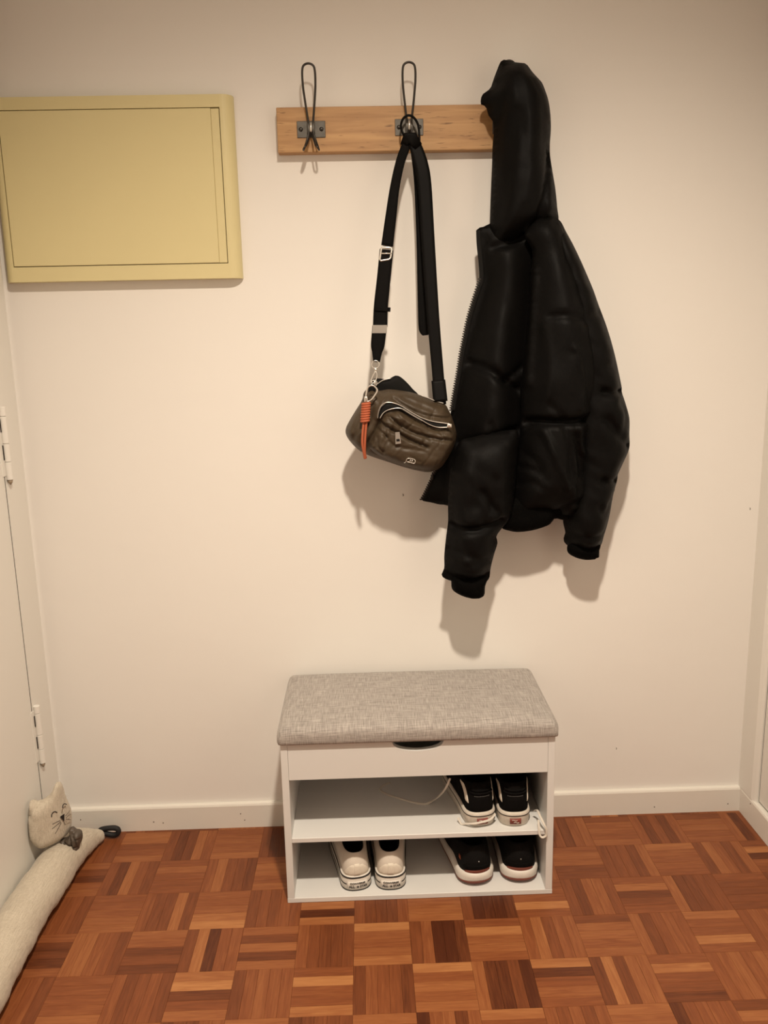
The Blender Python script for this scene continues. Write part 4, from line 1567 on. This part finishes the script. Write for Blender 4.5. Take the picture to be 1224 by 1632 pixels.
for k in range(2):
    b_ = B()
    P_ = [(580 + k * 4, 672, YC), (578 + k * 4.5, 690, YC - .001), (577.5 + k * 4, 708, YC), (580 + k * 1.5, 722, YC + .004), (581.5 + k * 1.5, 731 - k * .8, YC + .008)]
    tube(b_, spline([at(a, c_, y_) for a, c_, y_ in P_], 5), .0027, 8)
    obj('cord_tail', b_, M['orange'], ch)

# ------------------------------------------------------------------ cat draught stopper
S6 = 6.8
zc = lambda L_: [(30 + a / S6, 1230 + b_ / S6) for a, b_ in L_]
cat = thing('draught_stopper', 'oatmeal cloth cat-shaped draught stopper lying along the left door', 'draught stopper', (-.84, -.35, 0))
CB = M['catbody']
b_ = B()
# centre line on the floor, radius per point: from the tail end by the baseboard towards the camera
cl = [(-.792, -.052, .020, .005), (-.796, -.055, .020, .013), (-.806, -.066, .023, .020), (-.822, -.090, .032, .031), (-.838, -.135, .042, .042), (-.848, -.21, .047, .047), (-.852, -.30, .048, .048), (-.856, -.38, .048, .048),
      (-.856, -.46, .049, .049), (-.852, -.54, .049, .049), (-.848, -.62, .048, .048), (-.850, -.70, .048, .048), (-.852, -.78, .047, .047), (-.852, -.84, .044, .044), (-.852, -.862, .041, .03), (-.852, -.870, .040, .006)]
cs = spline(cl, 8)
rings = []
for i, c_ in enumerate(cs):
    t = Vector(cs[min(i + 1, len(cs) - 1)][:3]) - Vector(cs[max(i - 1, 0)][:3])
    t.z = 0
    t.normalize()
    u = Vector((t.y, -t.x, 0))
    r_ = []
    for k in range(28):
        a = k / 28 * 2 * math.pi
        rr = c_[3]
        jig = 1 + .022 * math.sin(3 * a + i * .35) + .018 * math.sin(i * .9 + 2 * a) + .012 * math.sin(i * 2.1 + a)
        p = Vector(c_[:3]) + (u * math.cos(a) + Vector((0, 0, 1)) * math.sin(a)) * rr * jig
        p.z = max(p.z, .0006)
        r_.append(p)
    rings.append(r_)
loft(b_, rings, 0, True, True)
body = obj('body', b_, CB, cat)
sb_ = B()
tube(sb_, [rings[i][3 if False else 25] * .5 + rings[i][26] * .5 for i in range(24, len(rings) - 6)], .0012, 6)
obj('side_seam', sb_, CB, cat)
head_px = zc([(115, 330), (128, 312), (165, 312), (205, 322), (270, 293), (340, 240), (365, 195), (385, 150), (410, 112), (432, 108), (455, 122), (480, 172), (500, 245), (522, 310), (550, 370), (570, 440), (576, 510), (568, 590), (540, 660), (470, 720), (380, 770), (270, 810), (215, 800), (150, 742), (120, 680), (108, 560), (110, 450), (116, 390)])
PH = (-.225 + .75 * .893, .75, 0.0)
hdo, sh = inflate('head', head_px, PH, .030, .026, .03, CB, cat, .0045,
                  creases=[(zc([(150, 440), (175, 390), (210, 345)]), .006, .003), (zc([(120, 450), (160, 470)]), .004, .004), (zc([(385, 165), (430, 155), (470, 165)]), .004, .003)], noise=(.0012, 120, 8))


def on_face(pts_, r, mt, name, sub=4, lift=.0006):
    b2 = B()
    W_ = []
    for a, c_ in spline(zc(pts_), sub):
        w0 = at(a, c_, PH[0] - .030, PH[1], 0)
        for _ in range(2):
            yy = sh(w0[0], w0[2]) - lift
            w0 = at(a, c_, yy)
        W_.append(w0)
    tube(b2, W_, r, 6)
    return obj(name, b2, mt, hdo)


on_face([(355, 492), (358, 462), (375, 438), (395, 432), (415, 441)], .0011, M['ink'], 'eye')
on_face([(475, 392), (479, 362), (490, 349), (503, 347), (516, 355)], .0011, M['ink'], 'eye')
for wpts in ([(365, 570), (410, 545), (450, 527)], [(360, 620), (410, 580), (455, 541)], [(395, 670), (430, 610), (460, 550)], [(505, 482), (530, 450), (553, 420)], [(508, 500), (540, 475), (566, 457)], [(510, 515), (540, 515), (563, 521)]):
    on_face(wpts, .0005, M['ink'], 'whisker')
on_face([(487, 535), (495, 555), (504, 578)], .0005, M['ink'], 'mouth')
w_ = []
for a, c_ in zc([(448, 490), (490, 460), (489, 537)]):
    w0 = at(a, c_, PH[0] - .030, PH[1], 0)
    for _ in range(2):
        w0 = at(a, c_, sh(w0[0], w0[2]) - .0016)
    w_.append(Vector(w0))
b_ = B()
A_ = [b_.verts.new(p) for p in w_]
B2 = [b_.verts.new(p + Vector((0, .003, 0))) for p in w_]
b_.faces.new(A_); b_.faces.new(B2[::-1])
for i in range(3):
    b_.faces.new((A_[i], B2[i], B2[(i + 1) % 3], A_[(i + 1) % 3]))
obj('nose', b_, M['ink'], hdo, smooth=False)
# ribbon bow at the neck
bw_px = zc([(448, 762), (455, 730), (480, 715), (515, 708), (545, 690), (552, 650), (550, 615), (578, 593), (602, 605), (620, 622), (660, 628), (688, 655), (694, 700), (684, 745), (662, 790), (652, 838), (600, 826), (540, 800), (490, 785)])
inflate('bow', bw_px, (-.186, 0, 0), .022, .012, .016, M['bow'], cat, .003,
        creases=[(zc([(555, 640), (590, 700), (600, 780)]), .008, .002), (zc([(500, 730), (560, 750), (640, 790)]), .008, .002), (zc([(580, 620), (620, 680), (680, 700)]), .006, .002), (zc([(470, 750), (540, 770)]), .005, .002), (zc([(610, 640), (640, 720), (650, 800)]), .006, .002)], noise=(.0015, 200, 3), label='grey-brown ribbon bow')
# black cord loop at the tail end, lying on the floor
b_ = B()
lp = zc([(880, 640), (905, 622), (960, 612), (1030, 608), (1070, 620), (1080, 645), (1066, 672), (1025, 684), (960, 674), (905, 660)])
P_ = [Vector(at(a, c_, -.040)) for a, c_ in spline(lp, 4, True)]
tube(b_, P_, .0068, 9, closed=True)
obj('tail_loop', b_, M['cord'], cat, label='black cord loop')
